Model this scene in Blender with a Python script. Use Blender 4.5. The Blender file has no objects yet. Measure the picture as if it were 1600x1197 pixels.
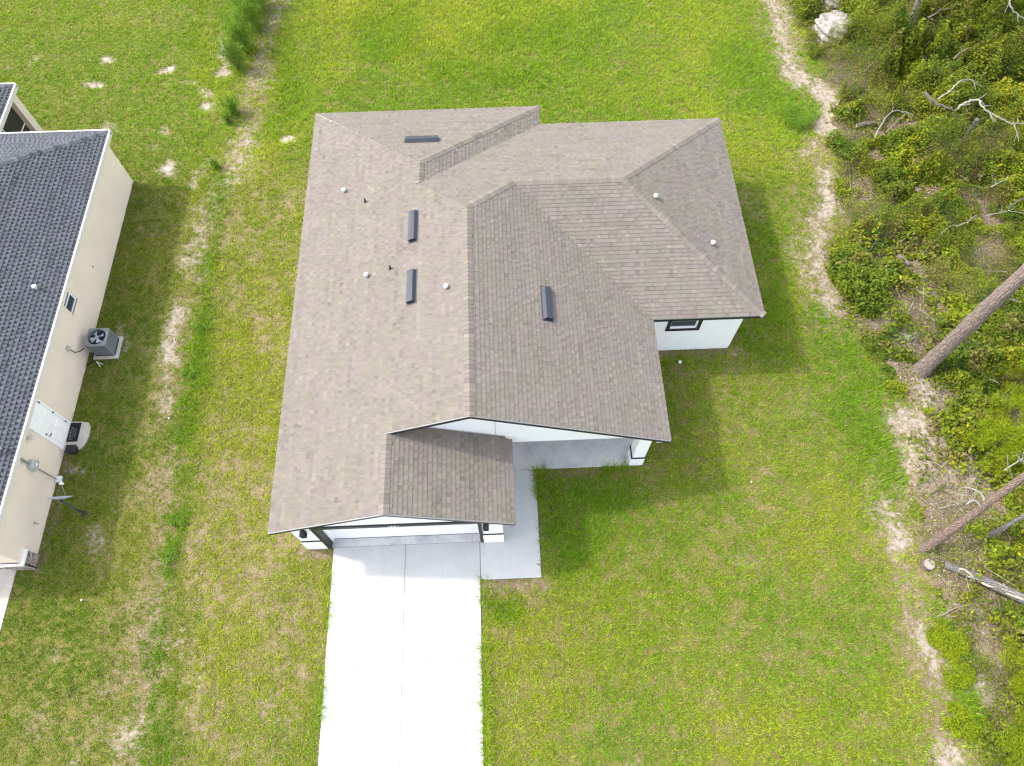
import bpy, bmesh, math, random
import numpy as np
from mathutils import Vector, Matrix
random.seed(7)
rng = np.random.default_rng(11)
scene = bpy.context.scene
COL = scene.collection

# ------------------------------------------------------------------ camera
F, PITCH, YAW, ROLL, HC = 1118.33, 0.4618, -0.0278, -0.0121, 24.1575
cam = bpy.data.cameras.new("camera")
cam_o = bpy.data.objects.new("camera", cam); COL.objects.link(cam_o)
MR = Matrix.Rotation(YAW, 3, 'Z') @ Matrix.Rotation(PITCH, 3, 'X') @ Matrix.Rotation(ROLL, 3, 'Z')
cam_o.matrix_world = Matrix.Translation((0, 0, HC)) @ MR.to_4x4()
cam.sensor_width = 36; cam.sensor_fit = 'HORIZONTAL'; cam.lens = F / 1600 * 36
cam.clip_end = 2000; cam.clip_start = 0.1
scene.camera = cam_o

def P(u, v, z=0.0):
    """ground point (at height z) that the photograph shows at pixel u, v: used as a survey of the place"""
    w = MR @ Vector(((u - 800) / F, -(v - 598.5) / F, -1.0))
    t = (z - HC) / w.z
    return Vector((w.x * t, w.y * t, z))

# ------------------------------------------------------------------ light
SUN = Vector((0.83, -0.25, -1.0))
sun = bpy.data.lights.new("sun", 'SUN'); sun.energy = 2.05; sun.angle = math.radians(2.6); sun.color = (1.0, 0.95, 0.87)
sun_o = bpy.data.objects.new("sun", sun); COL.objects.link(sun_o)
sun_o.rotation_euler = SUN.to_track_quat('-Z', 'Y').to_euler(); sun_o.location = (-20, 10, 40)
world = bpy.data.worlds.new("World"); scene.world = world; world.use_nodes = True
wn = world.node_tree.nodes; wl = world.node_tree.links
sky = wn.new('ShaderNodeTexSky'); sky.sky_type = 'NISHITA'; sky.sun_disc = False
sky.sun_elevation = math.radians(49); sky.sun_rotation = math.radians(-73)
sky.dust_density = 2.5; sky.air_density = 1.0; sky.ozone_density = 1.0
hsv = wn.new('ShaderNodeHueSaturation'); hsv.inputs['Saturation'].default_value = 0.42; hsv.inputs['Value'].default_value = 2.3   # thin bright cloud whitens the blue
wl.new(sky.outputs[0], hsv.inputs['Color']); wl.new(hsv.outputs[0], wn['Background'].inputs[0]); wn['Background'].inputs[1].default_value = 0.14
scene.view_settings.view_transform = 'Standard'; scene.view_settings.look = 'None'
scene.view_settings.exposure = 0.82; scene.view_settings.gamma = 1.0
scene.cycles.use_denoising = True; scene.cycles.sampling_pattern = 'BLUE_NOISE'; scene.cycles.denoising_prefilter = 'NONE'; scene.cycles.denoising_input_passes = 'RGB_ALBEDO_NORMAL'; scene.cycles.use_adaptive_sampling = False; scene.cycles.pixel_filter_type = 'BLACKMAN_HARRIS'; scene.cycles.filter_width = 1.25

# ------------------------------------------------------------------ material helpers
class NT:
    def __init__(s, name, rough=0.8, spec=0.3):
        s.m = bpy.data.materials.new(name); s.m.use_nodes = True
        s.n = s.m.node_tree.nodes; s.l = s.m.node_tree.links
        s.b = s.n['Principled BSDF']; s.b.inputs['Roughness'].default_value = rough
        s.b.inputs['Specular IOR Level'].default_value = spec
    def node(s, t, **kw):
        x = s.n.new(t)
        for k, v in kw.items(): setattr(x, k, v)
        return x
    def link(s, a, b): s.l.new(a, b)
    def coord(s):
        return s.node('ShaderNodeTexCoord').outputs['Object']
    def noise(s, scale, detail=4, rough=0.6, vec=None, stretch=None):
        x = s.node('ShaderNodeTexNoise'); x.inputs['Scale'].default_value = scale
        x.inputs['Detail'].default_value = detail; x.inputs['Roughness'].default_value = rough
        v = vec or s.coord()
        if stretch:
            mp = s.node('ShaderNodeMapping'); mp.inputs['Scale'].default_value = stretch
            s.link(v, mp.inputs['Vector']); v = mp.outputs[0]
        s.link(v, x.inputs['Vector'])
        return x.outputs['Fac']
    def ramp(s, fac, stops):
        r = s.node('ShaderNodeValToRGB'); e = r.color_ramp.elements
        while len(e) < len(stops): e.new(0.5)
        for i, (p, c) in enumerate(stops):
            e[i].position = p; e[i].color = (*c, 1) if len(c) == 3 else c
        s.link(fac, r.inputs[0]); return r.outputs[0]
    def mix(s, fac, a, b, mode='MIX'):
        x = s.node('ShaderNodeMix', data_type='RGBA', blend_type=mode)
        for sock, v in ((x.inputs[0], fac), (x.inputs[6], a), (x.inputs[7], b)):
            if hasattr(v, 'is_linked'): s.link(v, sock)
            elif isinstance(v, (int, float)): sock.default_value = v
            else: sock.default_value = (*v, 1)
        return x.outputs[2]
    def math(s, op, a, b=0.0, clamp=False):
        x = s.node('ShaderNodeMath', operation=op); x.use_clamp = clamp
        for i, v in ((0, a), (1, b)):
            if hasattr(v, 'is_linked'): s.link(v, x.inputs[i])
            else: x.inputs[i].default_value = v
        return x.outputs[0]
    def attr(s, name, out='Color'):
        return s.node('ShaderNodeAttribute', attribute_name=name).outputs[out]
    def color(s, c):
        if hasattr(c, 'is_linked'): s.link(c, s.b.inputs['Base Color'])
        else: s.b.inputs['Base Color'].default_value = (*c, 1)
        return s
    def bump(s, h, strength=0.5, dist=0.01):
        x = s.node('ShaderNodeBump'); x.inputs['Strength'].default_value = strength; x.inputs['Distance'].default_value = dist
        s.link(h, x.inputs['Height']); s.link(x.outputs[0], s.b.inputs['Normal']); return s

def simple(name, col, rough=0.6, var=0.12, scale=6, metal=0.0, bump=0.0, spec=0.3):
    t = NT(name, rough, spec)
    n = t.noise(scale, 5)
    t.color(t.ramp(n, [(0.3, tuple(c * (1 - var) for c in col)), (0.7, tuple(min(1, c * (1 + var)) for c in col))]))
    t.b.inputs['Metallic'].default_value = metal
    if bump: t.bump(t.noise(90, 3), bump, 0.004)
    return t.m

M = {}
M['stucco_white'] = simple('stucco_white', (0.86, 0.86, 0.86), 0.85, 0.04, 1.5, bump=0.35)
M['paint_white'] = simple('paint_white', (0.86, 0.86, 0.86), 0.5, 0.03, 3)
M['trim_black'] = simple('trim_black', (0.022, 0.022, 0.025), 0.45, 0.15, 5)
M['fascia_black'] = simple('fascia_black', (0.02, 0.02, 0.022), 0.4, 0.2, 5)
M['drip_metal'] = simple('drip_metal', (0.2, 0.2, 0.2), 0.5, 0.08, 5)
M['soffit'] = simple('soffit_white', (0.6, 0.6, 0.6), 0.6, 0.04, 4)
M['deck'] = simple('roof_deck', (0.2, 0.16, 0.12), 0.9, 0.1, 4)
M['vent_dark'] = simple('vent_dark_metal', (0.032, 0.037, 0.048), 0.38, 0.12, 4, metal=0.25, spec=0.5)
M['vent_light'] = simple('vent_galvanised', (0.62, 0.63, 0.63), 0.35, 0.1, 12, metal=0.4)
M['pipe_dark'] = simple('pipe_dark', (0.05, 0.05, 0.055), 0.5)
M['stucco_tan'] = simple('stucco_tan', (0.755, 0.64, 0.535), 0.9, 0.05, 1.2, bump=0.4)
M['trim_cream'] = simple('trim_cream', (0.62, 0.585, 0.535), 0.6, 0.04, 3)
M['metal_grey'] = simple('painted_grey_metal', (0.21, 0.225, 0.24), 0.4, 0.1, 5, metal=0.2)
M['metal_dkgrey'] = simple('dark_grey_metal', (0.045, 0.05, 0.06), 0.45, 0.1, 5, metal=0.2)
M['fan_blade'] = simple('fan_blade', (0.4, 0.43, 0.5), 0.35, 0.05, 5, metal=0.3)
M['conduit'] = simple('conduit', (0.35, 0.34, 0.33), 0.5, 0.1, 8, metal=0.4)
M['meter_grey'] = simple('meter_grey', (0.45, 0.46, 0.45), 0.5, 0.08, 8)
M['black_rubber'] = simple('black_rubber', (0.015, 0.015, 0.017), 0.85, 0.3, 30)
M['black_plastic'] = simple('black_plastic', (0.02, 0.02, 0.024), 0.4, 0.2, 8)
M['mat_mark'] = simple('mat_lettering', (0.2, 0.2, 0.21), 0.9, 0.2, 30)
M['dish_grey'] = simple('dish_grey', (0.42, 0.45, 0.5), 0.5, 0.06, 5)
M['bark_cut'] = simple('cut_wood', (0.5, 0.4, 0.28), 0.9, 0.2, 12)
M['cut_grey'] = simple('weathered_cut_wood', (0.27, 0.24, 0.205), 0.9, 0.25, 14)
M['joint'] = simple('joint_dirt', (0.26, 0.255, 0.245), 0.95, 0.3, 20)
M['screen'] = simple('insect_screen', (0.035, 0.035, 0.03), 0.7, 0.2, 30)
M['white_bit'] = simple('white_plastic', (0.75, 0.76, 0.74), 0.5, 0.05, 8)

t = NT('window_glass', 0.08, 0.6); t.color((0.045, 0.058, 0.07)); M['glass'] = t.m

# concrete: broom finish, blotches
def concrete(name, lo, hi, stain=0.0, broom=(2, 60, 1)):
    t = NT(name, 0.85, 0.25)
    n1 = t.noise(0.7, 6, 0.65); n2 = t.noise(9, 5, 0.7)
    c = t.ramp(n1, [(0.3, lo), (0.7, hi)])
    c = t.mix(t.math('MULTIPLY', t.ramp(n2, [(0.45, (0, 0, 0)), (0.75, (1, 1, 1))]), 0.12), c, tuple(x * 0.7 for x in lo))
    if stain:
        n3 = t.noise(1.9, 7, 0.75)
        c = t.mix(t.math('MULTIPLY', t.ramp(n3, [(0.48, (0, 0, 0)), (0.66, (1, 1, 1))]), stain), c, (lo[0] * 0.45, lo[1] * 0.47, lo[2] * 0.5))
    n5 = t.noise(0.9, 6, 0.7, stretch=(2.2, .25, 1))
    c = t.mix(t.math('MULTIPLY', t.ramp(n5, [(0.5, (0, 0, 0)), (0.72, (1, 1, 1))]), 0.30), c, tuple(x * 0.72 for x in lo))
    n4 = t.noise(1.0, 3, 0.6, stretch=broom)
    c = t.mix(t.math('MULTIPLY', n4, 0.16), c, tuple(x * 0.6 for x in lo))
    t.color(c); t.bump(t.noise(1.0, 2, 0.5, stretch=(broom[0] * 3, broom[1] * 3, 1)), 0.25, 0.003)
    return t.m
M['concrete'] = concrete('concrete_driveway', (0.41, 0.41, 0.408), (0.49, 0.49, 0.485))
M['concrete_walk'] = concrete('concrete_walkway', (0.44, 0.442, 0.44), (0.51, 0.51, 0.505))
M['concrete_old'] = concrete('concrete_porch', (0.46, 0.465, 0.47), (0.58, 0.575, 0.56), 0.5, (6, 7, 1))
M['concrete_pad'] = concrete('concrete_pad', (0.46, 0.43, 0.38), (0.56, 0.52, 0.46), 0.25, (5, 5, 1))

def shingle_mat(name, cols, mottle):
    t = NT(name, 0.95, 0.15)
    a = t.attr('tone', 'Fac')
    c = t.ramp(a, [(i / (len(cols) - 1), x) for i, x in enumerate(cols)])
    g = t.noise(70, 3, 0.7)
    c = t.mix(t.math('MULTIPLY', g, 0.35), c, mottle)
    hn = t.noise(1.3, 2, 0.5, stretch=(1, 1, .3))
    c = t.mix(t.ramp(hn, [(0.42, (0, 0, 0)), (0.58, (1, 1, 1))]), t.mix(1.0, c, (1.03, 0.985, 0.99), 'MULTIPLY'), t.mix(1.0, c, (0.985, 0.985, 0.91), 'MULTIPLY'))
    big = t.noise(0.35, 3, 0.6)
    c = t.mix(t.math('MULTIPLY', t.ramp(big, [(0.35, (0, 0, 0)), (0.7, (1, 1, 1))]), 0.14), c, tuple(min(1, x * 1.35) for x in cols[len(cols) // 2]))
    t.color(c); t.bump(t.noise(140, 2, 0.7), 0.4, 0.004)
    return t.m
M['shingle_brown'] = shingle_mat('shingle_brown', [(0.108, 0.095, 0.085), (0.137, 0.121, 0.108), (0.159, 0.1425, 0.126), (0.177, 0.159, 0.138), (0.205, 0.185, 0.155)], (0.165, 0.152, 0.143))
M['shingle_slate'] = shingle_mat('shingle_slate', [(0.024, 0.026, 0.031), (0.066, 0.072, 0.085), (0.095, 0.103, 0.12), (0.112, 0.12, 0.138), (0.15, 0.16, 0.18)], (0.06, 0.066, 0.082))

def plant_mat(name, transl=0.35):
    t = NT(name, 0.7, 0.12)
    c = t.attr('tint')
    t.color(c)
    tr = t.node('ShaderNodeBsdfTranslucent'); t.link(t.mix(0.5, c, (0.25, 0.30, 0.01)), tr.inputs[0])
    mx = t.node('ShaderNodeMixShader'); mx.inputs[0].default_value = transl
    t.link(t.b.outputs[0], mx.inputs[1]); t.link(tr.outputs[0], mx.inputs[2])
    t.link(mx.outputs[0], t.n['Material Output'].inputs[0])
    return t.m
M['grass'] = plant_mat('grass_blades', 0.35)
M['leaf'] = plant_mat('leaves', 0.3)
t = NT('leaf_litter', 0.9, 0.15); t.color(t.attr('tint')); M['litter'] = t.m

def bark(name, c1, c2, sc=(9, 9, 1.6), plates=.55):
    t = NT(name, 0.95, 0.1)
    n = t.noise(1.6, 6, 0.7, stretch=sc); n2 = t.noise(0.8, 4, 0.6)
    vo = t.node('ShaderNodeTexVoronoi', feature='DISTANCE_TO_EDGE'); vo.inputs['Scale'].default_value = 2.2; nz = t.node('ShaderNodeTexNoise'); nz.inputs['Scale'].default_value = 6
    mp = t.node('ShaderNodeMapping'); mp.inputs['Scale'].default_value = tuple(k * .75 for k in sc); t.link(t.coord(), mp.inputs[0]); wv = t.node('ShaderNodeVectorMath', operation='MULTIPLY_ADD'); wv.inputs[1].default_value = (.9, .9, .9); t.link(nz.outputs['Color'], wv.inputs[0]); t.link(mp.outputs[0], wv.inputs[2]); t.link(wv.outputs[0], vo.inputs['Vector'])
    c = t.ramp(n, [(0.34, tuple(a * .5 + b * .5 for a, b in zip(c1, c2))), (0.62, c2)])
    c = t.mix(t.math('MULTIPLY', n2, 0.5), c, tuple((a + b) / 2 * 0.75 for a, b in zip(c1, c2)))
    c = t.mix(t.math('MULTIPLY', t.ramp(vo.outputs['Distance'], [(0.01, (1, 1, 1)), (0.16, (0, 0, 0))]), plates), c, c1)
    t.color(c); h = t.math('ADD', t.math('MULTIPLY', n, .5), t.ramp(vo.outputs['Distance'], [(0, (0, 0, 0)), (.2, (1, 1, 1))])); t.bump(h, 0.8, 0.03); return t.m
M['bark_pine'] = bark('pine_bark', (0.085, 0.062, 0.05), (0.29, 0.235, 0.205))
M['bark_red'] = bark('red_bark', (0.085, 0.06, 0.048), (0.25, 0.185, 0.15))
M['bark_grey'] = bark('grey_bark', (0.09, 0.082, 0.075), (0.25, 0.23, 0.21))
M['dead_wood'] = bark('dead_wood', (0.22, 0.20, 0.17), (0.46, 0.43, 0.37), (14, 14, 14), 0.0)
M['dead_dark'] = bark('dead_wood_dark', (0.06, 0.052, 0.045), (0.2, 0.175, 0.15), (14, 14, 14), 0.0)

t = NT('limestone', 0.9, 0.2)
n = t.noise(3.2, 8, 0.75); n2 = t.noise(1.1, 4)
c = t.ramp(n, [(0.33, (0.12, 0.10, 0.08)), (0.47, (0.27, 0.245, 0.22)), (0.7, (0.38, 0.36, 0.335))])
c = t.mix(t.math('MULTIPLY', t.ramp(n2, [(0.55, (0, 0, 0)), (0.68, (1, 1, 1))]), 0.7), c, (0.13, 0.13, 0.045))
t.color(c); t.bump(n, 0.9, 0.05); M['rock'] = t.m
t = NT('stone_veneer', 0.9, 0.2)
br = t.node('ShaderNodeTexVoronoi'); br.inputs['Scale'].default_value = 9; br.feature = 'F1'
mp = t.node('ShaderNodeMapping'); mp.inputs['Scale'].default_value = (1, 1, 2.6); t.link(t.coord(), mp.inputs[0]); t.link(mp.outputs[0], br.inputs['Vector'])
hs = t.node('ShaderNodeSeparateColor'); t.link(br.outputs['Color'], hs.inputs[0])
t.color(t.ramp(hs.outputs[0], [(0.0, (0.12, 0.09, 0.08)), (0.4, (0.3, 0.24, 0.21)), (0.7, (0.42, 0.36, 0.33)), (1.0, (0.2, 0.17, 0.17))]))
t.bump(br.outputs['Distance'], 0.8, 0.03); M['stone'] = t.m

# ------------------------------------------------------------------ object helpers
def tag(o, label=None, cat=None, group=None, kind=None):
    if label: o['label'] = label
    if cat: o['category'] = cat
    if group: o['group'] = group
    if kind: o['kind'] = kind
    return o
def empty(name, loc=(0, 0, 0), label=None, cat=None, group=None):
    o = bpy.data.objects.new(name, None); COL.objects.link(o); o.location = loc; o.empty_display_size = 0.2
    return tag(o, label, cat, group)

class MB:
    """collects faces; build() links them as one mesh object, its vertices in the parent's frame (parents sit at plain translations)"""
    def __init__(s): s.v = []; s.f = []; s.mi = []; s.tone = []
    def face(s, pts, mi=0, tone=0.5):
        n = len(s.v); s.v += [tuple(p) for p in pts]; s.f.append(tuple(range(n, n + len(pts)))); s.mi.append(mi); s.tone.append(tone)
    def mesh(s, vs, fs, mi=0, tone=0.5):
        n = len(s.v); s.v += [tuple(p) for p in vs]
        for f in fs: s.f.append(tuple(i + n for i in f)); s.mi.append(mi); s.tone.append(tone)
    def box(s, a, b, mi=0, tone=0.5, bev=0.0):
        (x0, y0, z0), (x1, y1, z1) = a, b
        if bev:
            e = bev
            vs = []
            for z, i in ((z0, 0), (z1 - e, 0), (z1, e)):
                vs += [(x0 + i, y0 + i, z), (x1 - i, y0 + i, z), (x1 - i, y1 - i, z), (x0 + i, y1 - i, z)]
            fs = [(3, 2, 1, 0), (8, 9, 10, 11)]
            for k in (0, 4):
                for j in range(4): fs.append((k + j, k + (j + 1) % 4, k + 4 + (j + 1) % 4, k + 4 + j))
            s.mesh(vs, fs, mi, tone); return
        vs = [(x0, y0, z0), (x1, y0, z0), (x1, y1, z0), (x0, y1, z0), (x0, y0, z1), (x1, y0, z1), (x1, y1, z1), (x0, y1, z1)]
        s.mesh(vs, [(3, 2, 1, 0), (4, 5, 6, 7), (0, 1, 5, 4), (1, 2, 6, 5), (2, 3, 7, 6), (3, 0, 4, 7)], mi, tone)
    def prism(s, pts, d, mi=0):
        """polygon extruded by the vector d"""
        n = len(pts); vs = [tuple(p) for p in pts] + [tuple(Vector(p) + Vector(d)) for p in pts]
        fs = [tuple(range(n - 1, -1, -1)), tuple(range(n, 2 * n))] + [(i, (i + 1) % n, n + (i + 1) % n, n + i) for i in range(n)]
        s.mesh(vs, fs, mi)
    def tube(s, path, rad, sides=8, mi=0, cap=True, wob=0.0, seed=0):
        path = [Vector(p) for p in path]
        if not hasattr(rad, '__len__'): rad = [rad] * len(path)
        r_ = random.Random(seed); n0 = len(s.v)
        ref = Vector((0.31, 0.17, 0.93))
        for i, p in enumerate(path):
            d = (path[min(i + 1, len(path) - 1)] - path[max(i - 1, 0)]).normalized()
            if abs(d.dot(ref)) > 0.97: ref = Vector((0.9, 0.3, 0.2))
            a = d.cross(ref).normalized(); b = d.cross(a)
            for k in range(sides):
                t = 2 * math.pi * k / sides; r = rad[i] * (1 + wob * (r_.random() - 0.5) * 2)
                s.v.append(tuple(p + (a * math.cos(t) + b * math.sin(t)) * r))
        for i in range(len(path) - 1):
            for k in range(sides):
                k2 = (k + 1) % sides
                s.f.append((n0 + i * sides + k, n0 + i * sides + k2, n0 + (i + 1) * sides + k2, n0 + (i + 1) * sides + k)); s.mi.append(mi); s.tone.append(.5)
        if cap:
            s.f.append(tuple(n0 + k for k in range(sides - 1, -1, -1))); s.mi.append(mi); s.tone.append(.5)
            e = n0 + (len(path) - 1) * sides
            s.f.append(tuple(e + k for k in range(sides))); s.mi.append(mi); s.tone.append(.5)
    def build(s, name, mats, parent=None, smooth=False, tone=False, origin=None, recalc=True):
        me = bpy.data.meshes.new(name)
        o0 = Vector(parent_world(parent)) if parent else (Vector(origin) if origin else Vector((0, 0, 0)))
        me.from_pydata([tuple(Vector(v) - o0) for v in s.v], [], s.f)
        if not isinstance(mats, (list, tuple)): mats = [mats]
        for m in mats: me.materials.append(m)
        me.polygons.foreach_set('material_index', s.mi)
        if tone:
            a = me.attributes.new('tone', 'FLOAT', 'FACE'); a.data.foreach_set('value', s.tone)
        if smooth: me.polygons.foreach_set('use_smooth', [True] * len(me.polygons))
        if recalc and not tone:
            bm = bmesh.new(); bm.from_mesh(me); bmesh.ops.recalc_face_normals(bm, faces=bm.faces); bm.to_mesh(me); bm.free()
        me.update()
        o = bpy.data.objects.new(name, me); COL.objects.link(o)
        if parent: o.parent = parent
        else: o.location = o0
        return o
def parent_world(p):
    l = Vector((0, 0, 0))
    while p: l += p.location; p = p.parent
    return l

def fast_mesh(name, verts, nper, tint, mat, parent=None, origin=(0, 0, 0)):
    """verts (n*nper,3): one polygon per nper vertices, each polygon with its own tint"""
    n = len(verts) // nper
    me = bpy.data.meshes.new(name)
    verts = verts - np.array(origin, dtype=float)
    me.vertices.add(len(verts)); me.vertices.foreach_set('co', verts.astype(np.float32).ravel())
    me.loops.add(len(verts)); me.loops.foreach_set('vertex_index', np.arange(len(verts), dtype=np.int32))
    me.polygons.add(n); me.polygons.foreach_set('loop_start', np.arange(0, len(verts), nper, dtype=np.int32))
    a = me.attributes.new('tint', 'FLOAT_COLOR', 'FACE')
    rgba = np.ones((n, 4), np.float32); rgba[:, :3] = tint
    a.data.foreach_set('color', rgba.ravel())
    me.materials.append(mat); me.update(calc_edges=True)
    o = bpy.data.objects.new(name, me); COL.objects.link(o)
    if parent: o.parent = parent
    else: o.location = origin
    return o

# ------------------------------------------------------------------ numpy noise and fields of the place
def vnoise(x, y, seed=0):
    xi = np.floor(x).astype(np.int64); yi = np.floor(y).astype(np.int64); fx = x - xi; fy = y - yi
    fx = fx * fx * (3 - 2 * fx); fy = fy * fy * (3 - 2 * fy)
    def h(a, b):
        k = (a * 374761393 + b * 668265263 + seed * 974711) & 0xffffffff
        k = ((k ^ (k >> 13)) * 1274126177) & 0xffffffff
        return ((k ^ (k >> 16)) & 0xffff) / 65535.0
    return (h(xi, yi) * (1 - fx) + h(xi + 1, yi) * fx) * (1 - fy) + (h(xi, yi + 1) * (1 - fx) + h(xi + 1, yi + 1) * fx) * fy
def fbm(x, y, s, seed=0, o=4, g=0.55):
    v = 0; a = 1; t = 0
    for i in range(o):
        v = v + a * vnoise(x / s + 17.3 * i, y / s - 9.1 * i, seed + i); t += a; a *= g; s *= 0.5
    return v / t
def sstep(a, b, x):
    t = np.clip((x - a) / (b - a), 0, 1); return t * t * (3 - 2 * t)
def pdist(x, y, pts):
    d = np.full(x.shape, 1e9)
    if len(pts) == 1: return np.hypot(x - pts[0][0], y - pts[0][1])
    for (ax, ay), (bx, by) in zip(pts[:-1], pts[1:]):
        vx, vy = bx - ax, by - ay
        t = np.clip(((x - ax) * vx + (y - ay) * vy) / (vx * vx + vy * vy + 1e-9), 0, 1)
        d = np.minimum(d, np.hypot(x - ax - t * vx, y - ay - t * vy))
    return d
def W(px): return [tuple(P(*q)[:2]) for q in px]

SAND = [  # survey lines of bare sand: points, half width in metres, strength
    ([(1206, 0), (1215, 14), (1226, 60), (1229, 109)], .42, .78), ([(1229, 109), (1254, 123)], .38, 1), ([(1275, 138), (1288, 148), (1296, 175), (1284, 208)], .3, 1),
    ([(1282, 208), (1262, 232), (1240, 250)], .33, .6), ([(1289, 268), (1296, 316), (1280, 340), (1274, 386), (1283, 420), (1294, 460), (1298, 485)], .32, .78),
    ([(1385, 505), (1400, 530)], .42, .75), ([(1420, 545), (1418, 525)], .3, .7), ([(1440, 600), (1462, 628)], .42, .85), ([(1408, 650), (1425, 662), (1440, 665)], .36, .8),
    ([(1432, 700), (1460, 728), (1490, 740), (1515, 745)], .75, .66), ([(1383, 790), (1396, 829), (1404, 845)], .26, .75), ([(1442, 985), (1448, 1010), (1460, 1045)], .17, .78),
    ([(1528, 1070), (1538, 1090)], .25, .7), ([(1478, 1180), (1490, 1197), (1500, 1230)], .3, .72), ([(1520, 960), (1535, 1000), (1545, 1030)], .3, .5),
    ([(1360, 720), (1365, 800)], .25, .45), ([(1240, 380), (1262, 430), (1270, 470)], .5, .5),
    ([(432, 0), (425, 45), (410, 85), (398, 130)], .42, .55), ([(345, 55), (352, 115)], .22, .85), ([(385, 205), (378, 255), (350, 290), (320, 345), (298, 410)], .55, .55),
    ([(275, 480), (268, 520), (264, 560)], .26, .9), ([(262, 575), (258, 640)], .2, .6), ([(325, 255), (300, 285)], .22, .7), ([(190, 510), (196, 545)], .16, .5),
    ([(325, 165)], .24, 1), ([(267, 106)], .2, 1), ([(250, 110)], .14, .8), ([(165, 92)], .22, 1), ([(134, 130), (155, 133)], .16, .8), ([(55, 90)], .14, .8), ([(262, 262)], .3, .95), ([(172, 197)], .25, .7),
    ([(255, 205)], .22, .7), ([(240, 230)], .14, .6), ([(310, 140), (330, 150)], .16, .7), ([(345, 190)], .16, .7), ([(285, 130), (300, 128)], .16, .6), ([(447, 218)], .2, 1),
    ([(150, 830), (160, 850)], .22, .6), ([(115, 733)], .14, .8), ([(130, 738)], .1, .7), ([(85, 1020)], .15, .5), ([(205, 1140), (190, 1160)], .3, .5), ([(112, 1190)], .15, .6),
    ([(420, 1090), (430, 1130)], .3, .35), ([(290, 1000), (300, 1090)], .4, .3), ([(1270, 648)], .12, .5), ([(1158, 545)], .2, .4),
]
DIRT = [  # brown bare soil, thin grass
    ([(435, 0), (415, 70), (395, 160), (385, 220)], .75, .8), ([(360, 290), (320, 370), (305, 420)], .6, .55), ([(300, 470), (285, 600)], .35, .35), ([(270, 830), (255, 930), (245, 1000)], .35, .5),
    ([(760, 915), (840, 912)], .3, 1), ([(815, 925), (835, 945)], .3, .7), ([(470, 862), (516, 868)], .22, .9), ([(1035, 552), (1140, 550)], .18, .8), ([(1150, 552), (1148, 580)], .35, .5),
    ([(845, 740), (980, 735)], .2, .7), ([(1000, 738), (1012, 728)], .2, .7), ([(60, 890), (85, 800), (110, 700)], .18, .7), ([(848, 905), (850, 930)], .25, .6), ([(844, 760), (850, 890)], .2, .45),
    ([(1170, 310), (1185, 340)], .35, .6), ([(1240, 300), (1258, 440)], .6, .45), ([(1060, 320)], .3, .0), ([(1110, 590), (1120, 640)], .45, .35), ([(1370, 740), (1385, 840)], .45, .4),
    ([(990, 870), (1000, 900)], .35, .3), ([(1080, 860), (1085, 905)], .3, .3), ([(430, 980), (440, 1180)], .7, .3), ([(380, 1000), (395, 1100)], .5, .35), ([(230, 1020), (215, 1110), (200, 1180)], .4, .35),
    ([(140, 830), (165, 870)], .45, .4), ([(700, 125)], .5, .0), ([(600, 95), (640, 140)], .5, .25), ([(1000, 45)], .4, .25), ([(690, 75)], .4, .2), ([(210, 650), (240, 720)], .4, .3), ([(130, 690)], .2, .4),
    ([(1110, 1090), (1130, 1140)], .4, .35), ([(1180, 700), (1185, 760)], .4, .25),
]
WEED = [  # strips and patches of coarser, darker green weeds in the lawn
    ([(325, 480), (310, 560), (296, 640), (285, 700)], .45, .9), ([(285, 790), (268, 850), (262, 905)], .38, 1), ([(245, 985), (240, 1060)], .35, .8), ([(235, 1170), (255, 1100)], .5, .5),
    ([(770, 945), (790, 950)], .45, .9), ([(860, 790), (880, 860), (900, 800), (960, 770)], .8, .7), ([(1240, 170), (1248, 195)], 1.0, .5), ([(440, 70), (460, 180), (420, 200)], .6, .5),
    ([(1340, 640), (1370, 700), (1390, 740)], .8, .7), ([(1320, 520), (1330, 600)], .7, .5), ([(1480, 980), (1500, 1010)], .7, .9), ([(1495, 1060), (1520, 1120)], .55, .9), ([(1150, 80), (1190, 150)], 1.2, .5),
    ([(800, 45), (900, 60)], 1.6, .5), ([(600, 30), (620, 70)], 1.4, .5), ([(700, 100), (820, 125)], .9, .45), ([(1170, 530), (1210, 560)], .6, .5), ([(1200, 350), (1215, 500)], .6, .4),
]
TRACK = [(1206, 0), (1226, 70), (1240, 118), (1285, 150), (1290, 180), (1275, 225), (1290, 270), (1295, 320), (1277, 360), (1283, 420), (1297, 490), (1385, 520), (1420, 550), (1450, 615), (1425, 662), (1455, 730), (1395, 790), (1402, 850), (1420, 920), (1446, 1000), (1465, 1060), (1480, 1130), (1490, 1220)]
SAND.append((TRACK, .30, .34)); DIRT.append((TRACK, .75, .8)); DIRT.append(([(372, 240), (335, 330), (300, 440), (275, 560), (262, 660)], .6, .62)); DIRT.append(([(270, 700), (262, 820), (240, 950), (225, 1100), (215, 1200)], .5, .66)); WEED.append(([(345, 280), (325, 420), (310, 560), (290, 690), (280, 800), (262, 900), (243, 1020), (245, 1197)], .42, .68)); WEED.append(([(1300, 500), (1340, 600), (1370, 700), (1380, 780)], 1.0, .5))
for L in (SAND, DIRT, WEED):
    for i, (px, w, s) in enumerate(L): L[i] = (W(px), w * (1.5 if L is SAND else 1.0), s)
EDGE = W([(1215, -60), (1228, 0), (1265, 80), (1303, 150), (1300, 250), (1306, 330), (1295, 400), (1318, 490), (1405, 590), (1440, 660), (1432, 760), (1425, 830), (1445, 900), (1478, 980), (1530, 1060), (1535, 1197), (1540, 1300)])
EY = np.array([p[1] for p in EDGE])[::-1]; EX = np.array([p[0] for p in EDGE])[::-1]
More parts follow.
